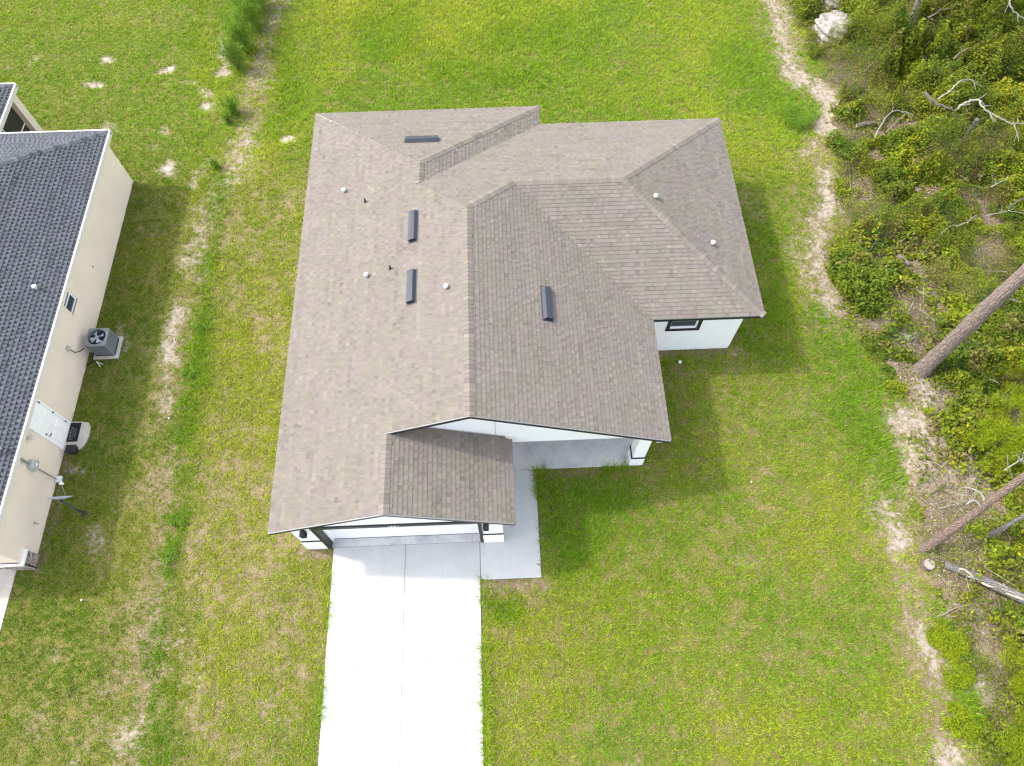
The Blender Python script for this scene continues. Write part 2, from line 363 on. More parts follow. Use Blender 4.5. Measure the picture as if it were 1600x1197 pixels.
CLEAR = [([(1500, 760), (1480, 840), (1540, 880), (1570, 950)], 1.5, .86), ([(1297, 55), (1300, 25)], .8, 1.0), ([(1350, 470)], 1.55, .95), ([(1355, 395), (1400, 380)], .9, .9), ([(1415, 470), (1440, 500), (1425, 540)], .85, .95), ([(1460, 420)], .7, .6), ([(1545, 388), (1530, 400)], .55, .9), ([(1500, 300), (1530, 270)], .6, .7), ([(1560, 890), (1590, 920), (1540, 860)], 1.0, .9),
         ([(1450, 800), (1470, 850)], .8, .95), ([(1500, 930), (1550, 960)], .8, .8), ([(1330, 290), (1345, 330)], .7, .7), ([(1345, 195), (1330, 215)], .6, .7), ([(1450, 640), (1435, 690), (1470, 735), (1515, 740)], 1.25, .97), ([(1468, 884), (1530, 915), (1605, 950)], .8, .96), ([(1494, 236)], .7, .8), ([(1385, 320)], .5, .7),
         ([(1490, 770), (1520, 780)], .7, .8), ([(1440, 110)], .3, .5), ([(1310, 120), (1330, 110)], .5, .6), ([(1570, 1000), (1580, 1080)], .6, .6), ([(1400, 550), (1420, 560)], .6, .7), ([(1540, 580)], .5, .4), ([(1310, 60), (1330, 75)], .25, .6)]
CLEAR = [(W(p), w, s) for p, w, s in CLEAR]
def field(x, y, L, seed, soft=0.8, ns=0.5):
    j = (fbm(x, y, ns * 1.8, seed) - 0.5) * 1.1 + (fbm(x, y, 0.4, seed + 5, 3) - 0.5) * 1.3
    v = np.zeros(x.shape)
    for pts, w, s in L:
        d = pdist(x, y, pts) / w + j
        v = np.maximum(v, s * (1 - sstep(1 - soft, 1 + soft, d)))
    return v
def fields(x, y):
    f = {}
    f['sand'] = np.clip(field(x, y, SAND, 3, .95, .6) * (0.42 + 1.25 * (.5 * fbm(x, y, 1.1, 13, 3) + .5 * fbm(x, y, .3, 17, 3))), 0, 1); f['dirt'] = field(x, y, DIRT, 9, 0.9, 0.8); f['weed'] = field(x, y, WEED, 21, 1.0, 0.9) * (.55 + .7 * fbm(x, y, .6, 27, 3))
    ex = np.interp(y, EY, EX) + (fbm(x, y, 1.3, 31) - 0.5) * 1.4
    f['wood'] = sstep(-0.25, 0.35, x - ex)
    f['clear'] = field(x, y, CLEAR, 40, 0.7, 0.7) * f['wood']
    # lawns: left lot mown dark and short, middle strip dry, rear lush, front right yellow green
    left = sstep(0.4, -0.6, x - np.interp(y, [-2, 4, 12, 20, 30, 36], [-9.2, -10.2, -12.2, -13.2, -14.5, -15.6]))
    strip = sstep(-14.5, -12.0, x) * sstep(-5.5, -7.5, x)
    rear = sstep(20.5, 24.5, y)
    f['left'] = left
    f['dry'] = np.clip(0.17 + strip * (1 - rear) * 0.34 - rear * 0.16 * (1 - left) + (fbm(x, y, 2.8, 51) - 0.5) * 0.8 + (fbm(x, y, 0.7, 57, 4) - 0.5) * 0.85 - f['weed'] * 0.55 - left * 0.10, 0, 1)
    f['yellow'] = np.clip(0.45 + (fbm(x, y, 3.4, 61) - 0.5) * 1.7 + -rear * 0.10 - left * 0.25 - f['weed'] * 0.5 + strip * 0.2, 0, 1)
    return f

# footprints without grass
xL, xR, xGR, xBR, xW = -7.1943, 5.2361, 0.1924, 1.8472, 9.1068
yWf, yWb, yB, yG, yF = 12.774, 22.0622, 23.0634, 8.2681, 5.803
S, ZE, OV = 0.4084, 3.0242, 0.408
WX0, WY0 = xL + OV, 6.05
DL, DR, WR, YN, YP = -5.94, -0.99, 1.04, 4.767, 8.565
NX = -15.93
FOOT = [(WX0, WY0, xGR - OV + .02, 22.65), (-0.2, 10.4, xR - OV, 22.65), (xR - OV - .1, 13.18, xW - OV, 21.65), (1.0, 12, 4.9, 21.65), (DL, -60, DR, 6.1), (DR - .01, YN, WR, 8.6), (-0.2, YP, 4.84, 10.6),
        (-30, 5.77, NX, 22.62), (-30, 22, -20.4, 25.75), (-15.77, 13.68, -14.75, 14.65), (-24, -60, -16.5, 5.8), (-16, 10.0, -15.2, 11.08)]
def blocked(x, y, m=0.0):
    b = np.zeros(x.shape, bool)
    for (a, c, d, e) in FOOT: b |= (x > a - m) & (x < d + m) & (y > c - m) & (y < e + m)
    return b

def in_view(x, y, z=0.0, m=60):
    p = np.stack([x, y, np.full(x.shape, z - HC)], 1) @ np.array(MR)
    u = 800 + F * p[:, 0] / -p[:, 2]; v = 598.5 - F * p[:, 1] / -p[:, 2]
    return (u > -m) & (u < 1600 + m) & (v > -m) & (v < 1197 + m)
# ------------------------------------------------------------------ ground sheet
def axis(a, b, step, far):
    core = np.arange(a, b + step, step); g = []; d = step; p = 0
    while p < far: d *= 1.35; p += d; g.append(p)
    g = np.array(g); return np.concatenate([(core[0] - g)[::-1], core, core[-1] + g])
gx = axis(-29, 30, 0.09, 700); gy = axis(-4, 38, 0.09, 700)
X, Y = np.meshgrid(gx, gy)
near = (X > -36) & (X < 37) & (Y > -11) & (Y < 47)
fl = {k: np.zeros(X.shape) for k in ('sand', 'dirt', 'weed', 'wood', 'clear', 'left', 'dry', 'yellow')}
fn = fields(X[near], Y[near])
for k in fl: fl[k][near] = fn[k]
for k in ('dry', 'yellow'): fl[k][~near] = 0.3
fl['far'] = np.where(in_view(X.ravel(), Y.ravel(), 0, 170).reshape(X.shape), 0.0, 0.85) * (fl['wood'] < .5)
fl['wood'][~near] = (X[~near] > 16) * 1.0
damp = np.ones(X.shape)
for (a, c, d, e) in FOOT:
    q = np.maximum(np.maximum(a - X, X - d), np.maximum(c - Y, Y - e)); damp = np.minimum(damp, sstep(0.05, 0.6, q))
Z = ((fbm(X, Y, 2.6, 71) - 0.5) * 0.14 + (fbm(X, Y, 0.5, 72, 3) - 0.5) * 0.05) * damp - 0.012
Z += fl['wood'] * ((fbm(X, Y, 3.5, 75) - 0.4) * 0.35 + (fbm(X, Y, 0.6, 76) - .5) * .12) * damp
Z -= fl['sand'] * 0.03 * (1 - fl['wood'])
Z[~near] = -0.02
Z = np.where(blocked(X, Y), np.minimum(Z, -0.02), Z)
def ground_z(x, y):
    ix = np.clip(np.searchsorted(gx, x) - 1, 0, len(gx) - 2); iy = np.clip(np.searchsorted(gy, y) - 1, 0, len(gy) - 2)
    tx = (x - gx[ix]) / (gx[ix + 1] - gx[ix]); ty = (y - gy[iy]) / (gy[iy + 1] - gy[iy])
    return (Z[iy, ix] * (1 - tx) + Z[iy, ix + 1] * tx) * (1 - ty) + (Z[iy + 1, ix] * (1 - tx) + Z[iy + 1, ix + 1] * tx) * ty
def gz(p): return float(ground_z(np.array([p[0]]), np.array([p[1]]))[0])
def G(u, v, dz=0.0):
    p = P(u, v); p.z = gz(p) + dz; return p
ny, nx = X.shape
gm = bpy.data.meshes.new('ground')
vv = np.stack([X.ravel(), Y.ravel(), Z.ravel()], 1)
gm.vertices.add(len(vv)); gm.vertices.foreach_set('co', vv.astype(np.float32).ravel())
i0 = (np.arange(ny - 1)[:, None] * nx + np.arange(nx - 1)[None]).ravel()
q = np.stack([i0, i0 + 1, i0 + nx + 1, i0 + nx], 1).astype(np.int32)
gm.loops.add(q.size); gm.loops.foreach_set('vertex_index', q.ravel())
gm.polygons.add(len(q)); gm.polygons.foreach_set('loop_start', np.arange(0, q.size, 4, dtype=np.int32))
def vattr(me, name, arr):
    a = me.attributes.new(name, 'FLOAT', 'POINT'); a.data.foreach_set('value', arr.astype(np.float32).ravel())
for k in ('sand', 'dirt', 'wood', 'clear', 'dry', 'yellow', 'far'): vattr(gm, k, fl[k])
gm.polygons.foreach_set('use_smooth', [True] * len(gm.polygons))
gm.update(calc_edges=True)
t = NT('ground_soil_grass', 0.95, 0.1)
A = lambda n: t.attr(n, 'Fac')
n_f = t.noise(28, 5, 0.75); n_m = t.noise(6, 5, 0.7); n_v = t.noise(90, 3, 0.7)
thatch = t.ramp(n_f, [(0.30, (0.045, 0.045, 0.010)), (0.5, (0.16, 0.155, 0.035)), (0.70, (0.36, 0.31, 0.13))])
straw = t.ramp(n_f, [(0.30, (0.09, 0.066, 0.036)), (0.5, (0.24, 0.19, 0.105)), (0.70, (0.42, 0.34, 0.22))])
soil = t.ramp(n_m, [(0.3, (0.13, 0.092, 0.066)), (0.55, (0.25, 0.185, 0.135)), (0.75, (0.38, 0.295, 0.225))])
sandc = t.ramp(n_m, [(0.25, (0.21, 0.165, 0.125)), (0.5, (0.34, 0.285, 0.23)), (0.75, (0.46, 0.40, 0.335))])
lit = t.ramp(n_f, [(0.25, (0.09, 0.06, 0.042)), (0.5, (0.20, 0.145, 0.105)), (0.75, (0.34, 0.26, 0.2))])
def thr(a, n, lo=0.42, hi=0.62, k=0.55):
    s_ = t.math('ADD', a, t.math('MULTIPLY', t.math('SUBTRACT', n, 0.5), k * 2))
    return t.ramp(s_, [(lo, (0, 0, 0)), (hi, (1, 1, 1))])
c = t.mix(thr(A('dry'), n_m, 0.35, 0.7), thatch, straw)
c = t.mix(A('far'), c, t.ramp(n_m, [(.3, (0.09, 0.12, 0.014)), (.7, (0.17, 0.20, 0.03))]))
c = t.mix(A('wood'), c, lit)
n_s = t.math('ADD', t.math('MULTIPLY', n_m, .6), t.math('MULTIPLY', t.noise(17, 6, .8), .4))
c = t.mix(thr(A('dirt'), n_s, 0.25, 1.0, 1.2), c, soil)
n_s = t.math('ADD', t.math('MULTIPLY', n_m, .6), t.math('MULTIPLY', t.noise(17, 6, .8), .4))
c = t.mix(thr(A('sand'), n_s, 0.30, 0.95, 1.5), c, sandc)
c = t.mix(t.math('MULTIPLY', n_v, 0.5), c, t.mix(0.45, c, (0.02, 0.015, 0.01)))
t.color(c); t.bump(n_f, 0.9, 0.03)
gm.materials.append(t.m)
ground = bpy.data.objects.new('ground', gm); COL.objects.link(ground); tag(ground, 'lawn soil and sand under the grass and woods', kind='structure')

# ------------------------------------------------------------------ grass
def scatter(n, x0, x1, y0, y1, m=60):
    x = rng.uniform(x0, x1, n); y = rng.uniform(y0, y1, n); k = in_view(x, y, 0, m); return x[k], y[k]
def lerp(a, b, t): return a + (b - a) * t
def cmix(a, b, t): return np.array(a)[None] * (1 - t[:, None]) + np.array(b)[None] * t[:, None]
x, y = scatter(720000, -34, 34, -7, 41, 190)
k = ~blocked(x, y, 0.02); x, y = x[k], y[k]
f = fields(x, y)
clump = fbm(x, y, 0.26, 81, 3)
dens = (1 - 0.97 * sstep(.25, .95, f['sand'])) * (1 - 0.85 * f['dirt']) * (1 - 0.93 * f['wood']) * lerp(1.0, 0.5, f['dry']) * sstep(0.30, 0.60, clump + 0.10 * (1 - f['dry']) + .03 * f['left'] + .06 * sstep(21, 25, y))
k = rng.random(len(x)) < dens; k2 = ~k & (rng.random(len(x)) < .30 * (1 - f['sand']) * (1 - .5 * f['dirt']) * (1 - .85 * f['wood'])); xs2, ys2, fs2 = x[k2], y[k2], {a: b[k2] for a, b in f.items()}
x, y = x[k], y[k]; f = {a: b[k] for a, b in f.items()}
nb = 8
def blades(x, y, f, nb, lmul=1.0, straw=False):
    n = len(x); R = lambda a: np.repeat(a, nb)
    bx = R(x) + rng.normal(0, 0.028, n * nb); by = R(y) + rng.normal(0, 0.028, n * nb)
    z0 = ground_z(bx, by)
    ln = lmul * rng.uniform(0.07, 0.20, n * nb) * (1 + 0.6 * R(f['weed'])) * (1 - 0.28 * R(f['left'])) * R(rng.uniform(.7, 1.3, n))
    th = rng.uniform(0, 2 * math.pi, n * nb); el = rng.uniform(0.08, 1.1, n * nb)
    dx, dy, dz = np.cos(th) * np.cos(el), np.sin(th) * np.cos(el), np.sin(el)
    w = rng.uniform(0.006, 0.014, n * nb) * (1 + .5 * R(f['weed']))
    sx, sy = -np.sin(th) * w, np.cos(th) * w
    v = np.empty((n * nb, 3, 3))
    v[:, 0] = np.stack([bx + sx, by + sy, z0 - 0.01], 1); v[:, 1] = np.stack([bx - sx, by - sy, z0 - 0.01], 1)
    v[:, 2] = np.stack([bx + dx * ln, by + dy * ln, z0 + dz * ln], 1)
    yel = np.clip(R(f['yellow'] + rng.normal(0, .2, n)) + rng.normal(0, .15, n * nb), 0, 1)
    c = cmix((0.15, 0.285, 0.015), (0.352, 0.402, 0.024), yel) * R(rng.uniform(.72, 1.28, n))[:, None]
    c = c * (1 - 0.22 * R(f['left']) * (1 - sstep(22, 26, by)) + .20 * sstep(20.5, 25, by))[:, None]
    wd = np.clip(R(f['weed']) * .8 + rng.normal(0, .1, n * nb), 0, 1)
    c = c * (1 - wd[:, None]) + np.array((0.15, 0.29, 0.012))[None] * wd[:, None]
    dr = rng.random(n * nb) < (0.9 if straw else 0.08 + 0.26 * R(f['dry']))
    c[dr] = cmix((0.40, 0.33, 0.17), (0.27, 0.22, 0.09), rng.random(dr.sum()))
    c = c * rng.uniform(0.7, 1.3, (n * nb, 1))
    return v.reshape(-1, 3), c
v, c = blades(x, y, f, nb); v2, c2 = blades(xs2, ys2, fs2, 6, .8, True); v = np.concatenate([v, v2]); c = np.concatenate([c, c2])
g = fast_mesh('grass', v, 3, c, M['grass']); tag(g, 'short patchy green and yellow lawn grass around both houses', 'grass', kind='stuff')
print('grass blades', len(c))
# tall weeds standing in the strips and along the concrete edges
x, y = scatter(125000, -34, 34, -7, 41, 190)
e1 = [(DR + .02, YN), (DR + .04, -3)]; e2 = [(DL - .04, 5.8), (DL - .04, -3)]; e3 = [(WR + .04, 8.5), (WR + .04, YN)]; e4 = [(NX + .06, 5.8), (NX + .06, 22.6)]
xs = np.concatenate([DR + .03 + rng.exponential(.07, 500), DL - .03 - rng.exponential(.07, 300), WR + .03 + rng.exponential(.07, 500), rng.uniform(-.9, WR, 160), rng.uniform(WR, 4.3, 260)])
ys = np.concatenate([rng.uniform(-3, YN - .15, 500), rng.uniform(-3, 5.6, 300), rng.uniform(YN, 8.4, 500), YN - .03 - rng.exponential(.06, 160), YP - .05 - rng.exponential(.08, 260)])
k = ~blocked(x, y, 0.03); x, y = x[k], y[k]
f = fields(x, y); k = rng.random(len(x)) < sstep(.3, .9, f['weed']) * .9 * (1 - f['wood']); x, y = x[k], y[k]
kk = fbm(xs, ys, .9, 88, 2) > .52; xs, ys = xs[kk], ys[kk]
x = np.concatenate([x, xs]); y = np.concatenate([y, ys]); f = fields(x, y); f['weed'] = np.maximum(f['weed'], .55)
v, c = blades(x, y, f, 6, 1.5)
g = fast_mesh('weeds', v, 3, c, M['grass']); tag(g, 'longer dark green weeds in strips and along the concrete edges', 'weeds', kind='stuff')

# ------------------------------------------------------------------ leaves
def leaf_quads(C, size, up=0.6, asp=0.5):
    n = len(C)
    nrm = rng.normal(0, 1, (n, 3)); nrm[:, 2] = np.abs(nrm[:, 2]) + up * 2; nrm /= np.linalg.norm(nrm, axis=1)[:, None]
    a = rng.normal(0, 1, (n, 3)); d = np.cross(nrm, a); d /= np.linalg.norm(d, axis=1)[:, None]; s = np.cross(nrm, d)
    L = (size * rng.uniform(.65, 1.35, n))[:, None] if np.ndim(size) == 0 else (size * rng.uniform(.65, 1.35, n))[:, None]
    v = np.empty((n, 4, 3)); v[:, 0] = C - d * L * .5; v[:, 1] = C + s * L * .5 * asp + nrm * L * .08; v[:, 2] = C + d * L * .5; v[:, 3] = C - s * L * .5 * asp + nrm * L * .08
    return v.reshape(-1, 3)
PAL = {'green': ((0.065, 0.10, 0.010), (0.18, 0.22, 0.018)), 'bright': ((0.10, 0.145, 0.010), (0.26, 0.30, 0.018)), 'dark': ((0.04, 0.075, 0.010), (0.12, 0.18, 0.016)),
       'yellow': ((0.15, 0.17, 0.010), (0.34, 0.33, 0.018)), 'bush': ((0.04, 0.075, 0.008), (0.17, 0.225, 0.018)), 'olive': ((0.11, 0.11, 0.02), (0.22, 0.20, 0.05)), 'fresh': ((0.085, 0.18, 0.012), (0.18, 0.31, 0.03)), 'lime': ((0.13, 0.19, 0.006), (0.28, 0.34, 0.014))}
def tint(n, pal, t=None):
    a, b = PAL[pal]; t = rng.random(n) if t is None else t
    return cmix(a, b, t) * rng.uniform(.8, 1.2, (n, 1))
def shrub(loc, r, h, pal, label, cat='shrub', name='shrub', group=None, n=None, leaf=0.075, lumps=9, asp=.5, stems=5, up=.6, spread=1.0):
    loc = Vector(loc); root = empty(name, loc, label, cat, group)
    cs = []
    for i in range(lumps):
        a = random.uniform(0, 6.283); d = r * math.sqrt(random.random()) * .72 * spread
        cs.append((d * math.cos(a), d * math.sin(a), h * random.uniform(.38, .72) * (1 - .45 * (d / r) ** 2), r * random.uniform(.22, .46) / spread))
    n = n or int(1500 * r * r * (0.075 / leaf) ** 2 + 250)
    C = np.array(cs); k = rng.integers(0, lumps, n); u = rng.normal(0, 1, (n, 3)); u /= np.linalg.norm(u, axis=1)[:, None]
    rad = C[k, 3] * (0.45 + 0.6 * rng.random(n) ** .5)
    p = C[k, :3] + u * rad[:, None] * np.array((1, 1, min(1.0, .8 * h / r)))[None]
    p[:, 2] = np.clip(p[:, 2], 0.03, None)
    lump_t = rng.random(lumps)[k]
    tt = np.clip(.5 * lump_t + .5 * rng.random(n), 0, 1)
    o = fast_mesh('foliage', leaf_quads(p, leaf, up, asp), 4, tint(n, pal, tt), M['leaf'], root)
    mb = MB()
    for i in range(stems):
        c0 = cs[i % lumps]; b = Vector((random.uniform(-.06, .06), random.uniform(-.06, .06), -.05))
        m = Vector((c0[0] * .4, c0[1] * .4, c0[2] * .55))
        mb.tube([loc + b, loc + m, loc + Vector(c0[:3])], [.018, .013, .006], 5)
    mb.build('stem', M['dead_dark'], root)
    return root
def plume(loc, h, r, pal, label, group=None, n=2600, name='tall_weed'):
    """feathery upright weed: several leafy stems"""
    loc = Vector(loc); root = empty(name, loc, label, 'weed', group); mb = MB(); ps = []
    for i in range(18):
        a = random.uniform(0, 6.283); sp = r * random.uniform(.2, 1.0); hh = h * random.uniform(.65, 1.0)
        top = Vector((math.cos(a) * sp, math.sin(a) * sp, hh)); b = Vector((math.cos(a) * .06, math.sin(a) * .06, -.05))
        mb.tube([loc + b, loc + top * .5, loc + top], [.012, .009, .004], 5)
        m = n // 18; t_ = rng.random(m) ** .7
        q_ = np.array(b)[None] * (1 - t_[:, None]) + np.array(top)[None] * t_[:, None]
        q_[:, :2] += rng.normal(0, 1, (m, 2)) * (r * .34 * (1.25 - t_))[:, None]; q_[:, 2] += rng.normal(0, .05, m); q_[:, 2] = np.clip(q_[:, 2], .02, None); ps.append(q_)
    p = np.concatenate(ps)
    fast_mesh('foliage', leaf_quads(p, .075, .3, .28), 4, tint(len(p), pal), M['leaf'], root)
    mb.build('stem', M['dead_dark'], root); return root

# undergrowth mass of the woodland edge
x, y = scatter(1950000, 11, 34, -5, 40, 170)
f = fields(x, y); bush = .75 * fbm(x, y, 1.7, 101, 4) + .25 * (1 - np.abs(2 * fbm(x, y, .9, 105, 2) - 1))
den = f['wood'] * (1 - .97 * f['clear']) * sstep(.40, .50, bush + .07 * sstep(15, 24, y)) * (1 - .8 * sstep(.3, .7, f['sand']))
k = rng.random(len(x)) < den * .9 + .03 * f['wood']; x, y, bush = x[k], y[k], bush[k]
hgt = np.clip((bush - .38) * 4.4, .05, 2.0) * (0.55 + 1.0 * sstep(15, 27, y)) * (.6 + .8 * fbm(x, y, .55, 107, 2)) * np.clip(sstep(-.2, 2.2, x - np.interp(y, EY, EX)) + .25, 0, 1)
z = ground_z(x, y) + hgt * (1 - .8 * rng.random(len(x)) ** 1.4) + .02
hue = fbm(x, y, 1.1, 111, 3) + rng.normal(0, .05, len(x)); tt = rng.random(len(x))
c = tint(len(x), 'green', tt)
m = hue > .58; c[m] = tint(m.sum(), 'bright', tt[m])
m = hue < .40; c[m] = tint(m.sum(), 'dark', tt[m])
m = (fbm(x, y, .9, 119, 3) > .665) & (rng.random(len(x)) < .55); c[m] = tint(m.sum(), 'yellow', tt[m])
m = (fbm(x, y, .8, 123, 3) > .62) & (rng.random(len(x)) < .8); c[m] = tint(m.sum(), 'olive', tt[m])
m = rng.random(len(x)) < .035; c[m] = cmix((.16, .11, .06), (.26, .2, .11), rng.random(m.sum()))
sp = fbm(x, y, 1.6, 131, 3); big = np.where(sp > .60, .17, np.where(sp > .5, .12, np.where(sp > .40, .085, .06)))
o = fast_mesh('undergrowth', leaf_quads(np.stack([x, y, z], 1), big, .5, .5), 4, c, M['leaf']); tag(o, 'tangled leafy undergrowth covering the woodland edge', 'undergrowth', kind='stuff')
print('undergrowth leaves', len(x))
# rubble lying on the bare sand
x, y = scatter(60000, -20, 30, -3, 38, 40)
f = fields(x, y); k = (rng.random(len(x)) < f['sand'] ** 1.5 * .28 + .02 * f['dirt'] * (f['wood'] < .5)) & ~blocked(x, y, .03); x, y = x[k], y[k]; n = len(x)
sz = rng.uniform(.008, .028, n) * (1 + 1.6 * (rng.random(n) < .08)); z = ground_z(x, y); th = rng.uniform(0, 6.283, n)
ax = np.stack([np.cos(th), np.sin(th), rng.normal(0, .2, n)], 1) * sz[:, None]; ay = np.stack([-np.sin(th), np.cos(th), rng.normal(0, .2, n)], 1) * (sz * rng.uniform(.5, 1, n))[:, None]; az = np.array((0, 0, 1))[None] * (sz * rng.uniform(.5, .9, n))[:, None]
c0 = np.stack([x, y, z + sz * .2], 1); v = np.empty((n, 4, 3, 3))
for q_, (a, b) in enumerate(((ax, ay), (ay, -ax), (-ax, -ay), (-ay, ax))): v[:, q_, 0] = c0 + a; v[:, q_, 1] = c0 + b; v[:, q_, 2] = c0 + az + ax * .2
c = cmix((.16, .13, .10), (.52, .47, .41), rng.random(n))
o = fast_mesh('rubble', v.reshape(-1, 3), 3, np.repeat(c, 4, 0), M['litter']); tag(o, 'small pale stones and crumbs on the bare sandy strips', 'rubble', kind='stuff')
# dead stems tangled through the scrub
x, y = scatter(3400, 11, 30, -3, 37, 60)
f = fields(x, y); k = (rng.random(len(x)) < f['wood'] * (.35 + .5 * f['clear'])); x, y = x[k], y[k]; n = len(x)
th = rng.uniform(0, 6.283, n); L = rng.uniform(.2, 1.3, n); wd = rng.uniform(.005, .014, n); el = rng.normal(0, .35, n)
z = ground_z(x, y) + rng.uniform(.03, .7, n) * np.clip(sstep(0, 3, x - np.interp(y, EY, EX)), .1, 1)
d = np.stack([np.cos(th) * np.cos(el), np.sin(th) * np.cos(el), np.sin(el)], 1); s_ = np.stack([-np.sin(th), np.cos(th), 0 * th], 1) * wd[:, None]; c0 = np.stack([x, y, z], 1); u_ = np.cross(d, s_)
v = np.empty((n, 2, 4, 3)); e0, e1 = c0 - d * L[:, None] / 2, c0 + d * L[:, None] / 2
for q_, o_ in ((0, s_), (1, u_)):
    v[:, q_, 0] = e0 - o_; v[:, q_, 1] = e0 + o_; v[:, q_, 2] = e1 + o_ * .5; v[:, q_, 3] = e1 - o_ * .5
c = cmix((.12, .095, .07), (.40, .37, .31), rng.random(n) ** 1.3)
o = fast_mesh('dead_stems', v.reshape(-1, 3), 4, np.repeat(c, 2, 0), M['litter']); tag(o, 'thin dead stems tangled through the woodland scrub', 'dead stems', kind='stuff')
# litter on the woodland floor
x, y = scatter(250000, 10, 34, -5, 40, 170)
f = fields(x, y); k = rng.random(len(x)) < np.maximum(f['wood'], .12 * sstep(.2, .6, f['sand'])) * (1 - .6 * sstep(.4, .8, f['sand'])); x, y = x[k], y[k]
n = len(x); th = rng.uniform(0, 6.283, n); L = rng.uniform(.03, .16, n); wd = rng.uniform(.004, .022, n)
z = ground_z(x, y) + rng.uniform(.006, .03, n); tz = rng.normal(0, .12, n) * L
v = np.empty((n, 4, 3)); cx, sx = np.cos(th), np.sin(th)
v[:, 0] = np.stack([x - cx * L / 2, y - sx * L / 2, z - tz * .3], 1); v[:, 1] = np.stack([x - sx * wd, y + cx * wd, z + .004], 1)
v[:, 2] = np.stack([x + cx * L / 2, y + sx * L / 2, z + np.abs(tz)], 1); v[:, 3] = np.stack([x + sx * wd, y - cx * wd, z + .004], 1)
c = cmix((.10, .06, .04), (.34, .25, .17), rng.random(n)); m = rng.random(n) < .25; c[m] = cmix((.25, .22, .2), (.46, .42, .37), rng.random(m.sum()))
o = fast_mesh('leaf_litter', v.reshape(-1, 3), 4, c, M['litter']); tag(o, 'brown pine needles and dead leaves on the woodland floor', 'litter', kind='stuff')

# ------------------------------------------------------------------ shingled roofs
def clip(poly, ax, val, keep_greater):
    out = []
    for i in range(len(poly)):
        a, b = poly[i], poly[(i + 1) % len(poly)]
        da = (a[ax] - val) * (1 if keep_greater else -1); db = (b[ax] - val) * (1 if keep_greater else -1)
        if da >= 0: out.append(a)
        if (da > 0 and db < 0) or (da < 0 and db > 0):
            t_ = da / (da - db); out.append((a[0] + (b[0] - a[0]) * t_, a[1] + (b[1] - a[1]) * t_))
    return out
def area2(p): return abs(sum(p[i][0] * p[(i + 1) % len(p)][1] - p[(i + 1) % len(p)][0] * p[i][1] for i in range(len(p)))) / 2
def shingle_plane(mb, pts, udir, expo=0.145, wmin=.075, wmax=.18, lift=.008, dragon=.007, var=.14, band=False, seed=0):
    """overlapping laminated shingles, course by course and tab by tab, over the roof plane pts (counter-clockwise from above)"""
    r_ = random.Random(seed)
    pts = [Vector(p) for p in pts]; U = Vector(udir).normalized()
    n = Vector((0, 0, 0))
    for i in range(len(pts)): n += (pts[i] - pts[0]).cross(pts[(i + 1) % len(pts)] - pts[0])
    n.normalize()
    if n.z < 0: n = -n
    V = n.cross(U).normalized()
    if V.z < 0: V = -V
    o = min(pts, key=lambda p: p.z)
    uv = [((p - o).dot(U), (p - o).dot(V)) for p in pts]
    u0, u1 = min(p[0] for p in uv), max(p[0] for p in uv); vmax = max(p[1] for p in uv)
    row = 0; v = -0.02
    uv = [(a, b if b > 0.001 else -0.02) for a, b in uv]
    while v < vmax:
        strip = clip(clip(uv, 1, v, True), 1, v + expo, False)
        if len(strip) > 2:
            s0, s1 = min(p[0] for p in strip), max(p[0] for p in strip)
            u = s0 - r_.uniform(0, wmax); rowt = r_.gauss(0, .03); alt = r_.random() < .5; blend = 0; left_ = 0
            while u < s1:
                if left_ <= 0: blend = r_.gauss(0, .08); left_ = r_.uniform(.5, 1.0)   # each shingle strip has its own blend
                w = r_.uniform(wmin, wmax); alt = not alt
                cell = clip(clip(strip, 0, u, True), 0, u + w, False)
                if len(cell) > 2 and area2(cell) > 1e-5:
                    th = lift + (dragon if alt else 0)
                    tone = min(1, max(0, r_.gauss(.5, var) + rowt + blend + (.06 if alt else -.06)))
                    P3 = [o + U * a + V * b + n * (0.004 + th * (1 - (b - v) / expo)) for a, b in cell]
                    mb.face(P3, 0, tone)
                    lo = [p for p in cell if p[1] < v + 1e-6]
                    if len(lo) >= 2:
                        a, b = min(lo), max(lo); q0 = o + U * a[0] + V * v; q1 = o + U * b[0] + V * v
                        mb.face([q0, q1, q1 + n * (.004 + th), q0 + n * (.004 + th)], 0, tone * .8)
                    if alt:  # exposed ends of the thick tab
                        for e in (u, u + w):
                            ed = [p for p in cell if abs(p[0] - e) < 1e-6]
                            if len(ed) >= 2:
                                a, b = min(ed, key=lambda p: p[1]), max(ed, key=lambda p: p[1])
                                q0 = o + U * a[0] + V * a[1]; q1 = o + U * b[0] + V * b[1]
                                mb.face([q0 + n * .002, q1 + n * .002, q1 + n * (.004 + th * (1 - (b[1] - v) / expo)), q0 + n * (.004 + th * (1 - (a[1] - v) / expo))], 0, tone * .8)
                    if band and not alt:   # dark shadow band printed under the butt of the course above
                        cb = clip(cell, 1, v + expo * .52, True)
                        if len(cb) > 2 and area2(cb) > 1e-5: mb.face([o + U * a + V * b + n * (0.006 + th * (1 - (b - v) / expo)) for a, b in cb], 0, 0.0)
                u += w; left_ -= w
        v += expo; row += 1
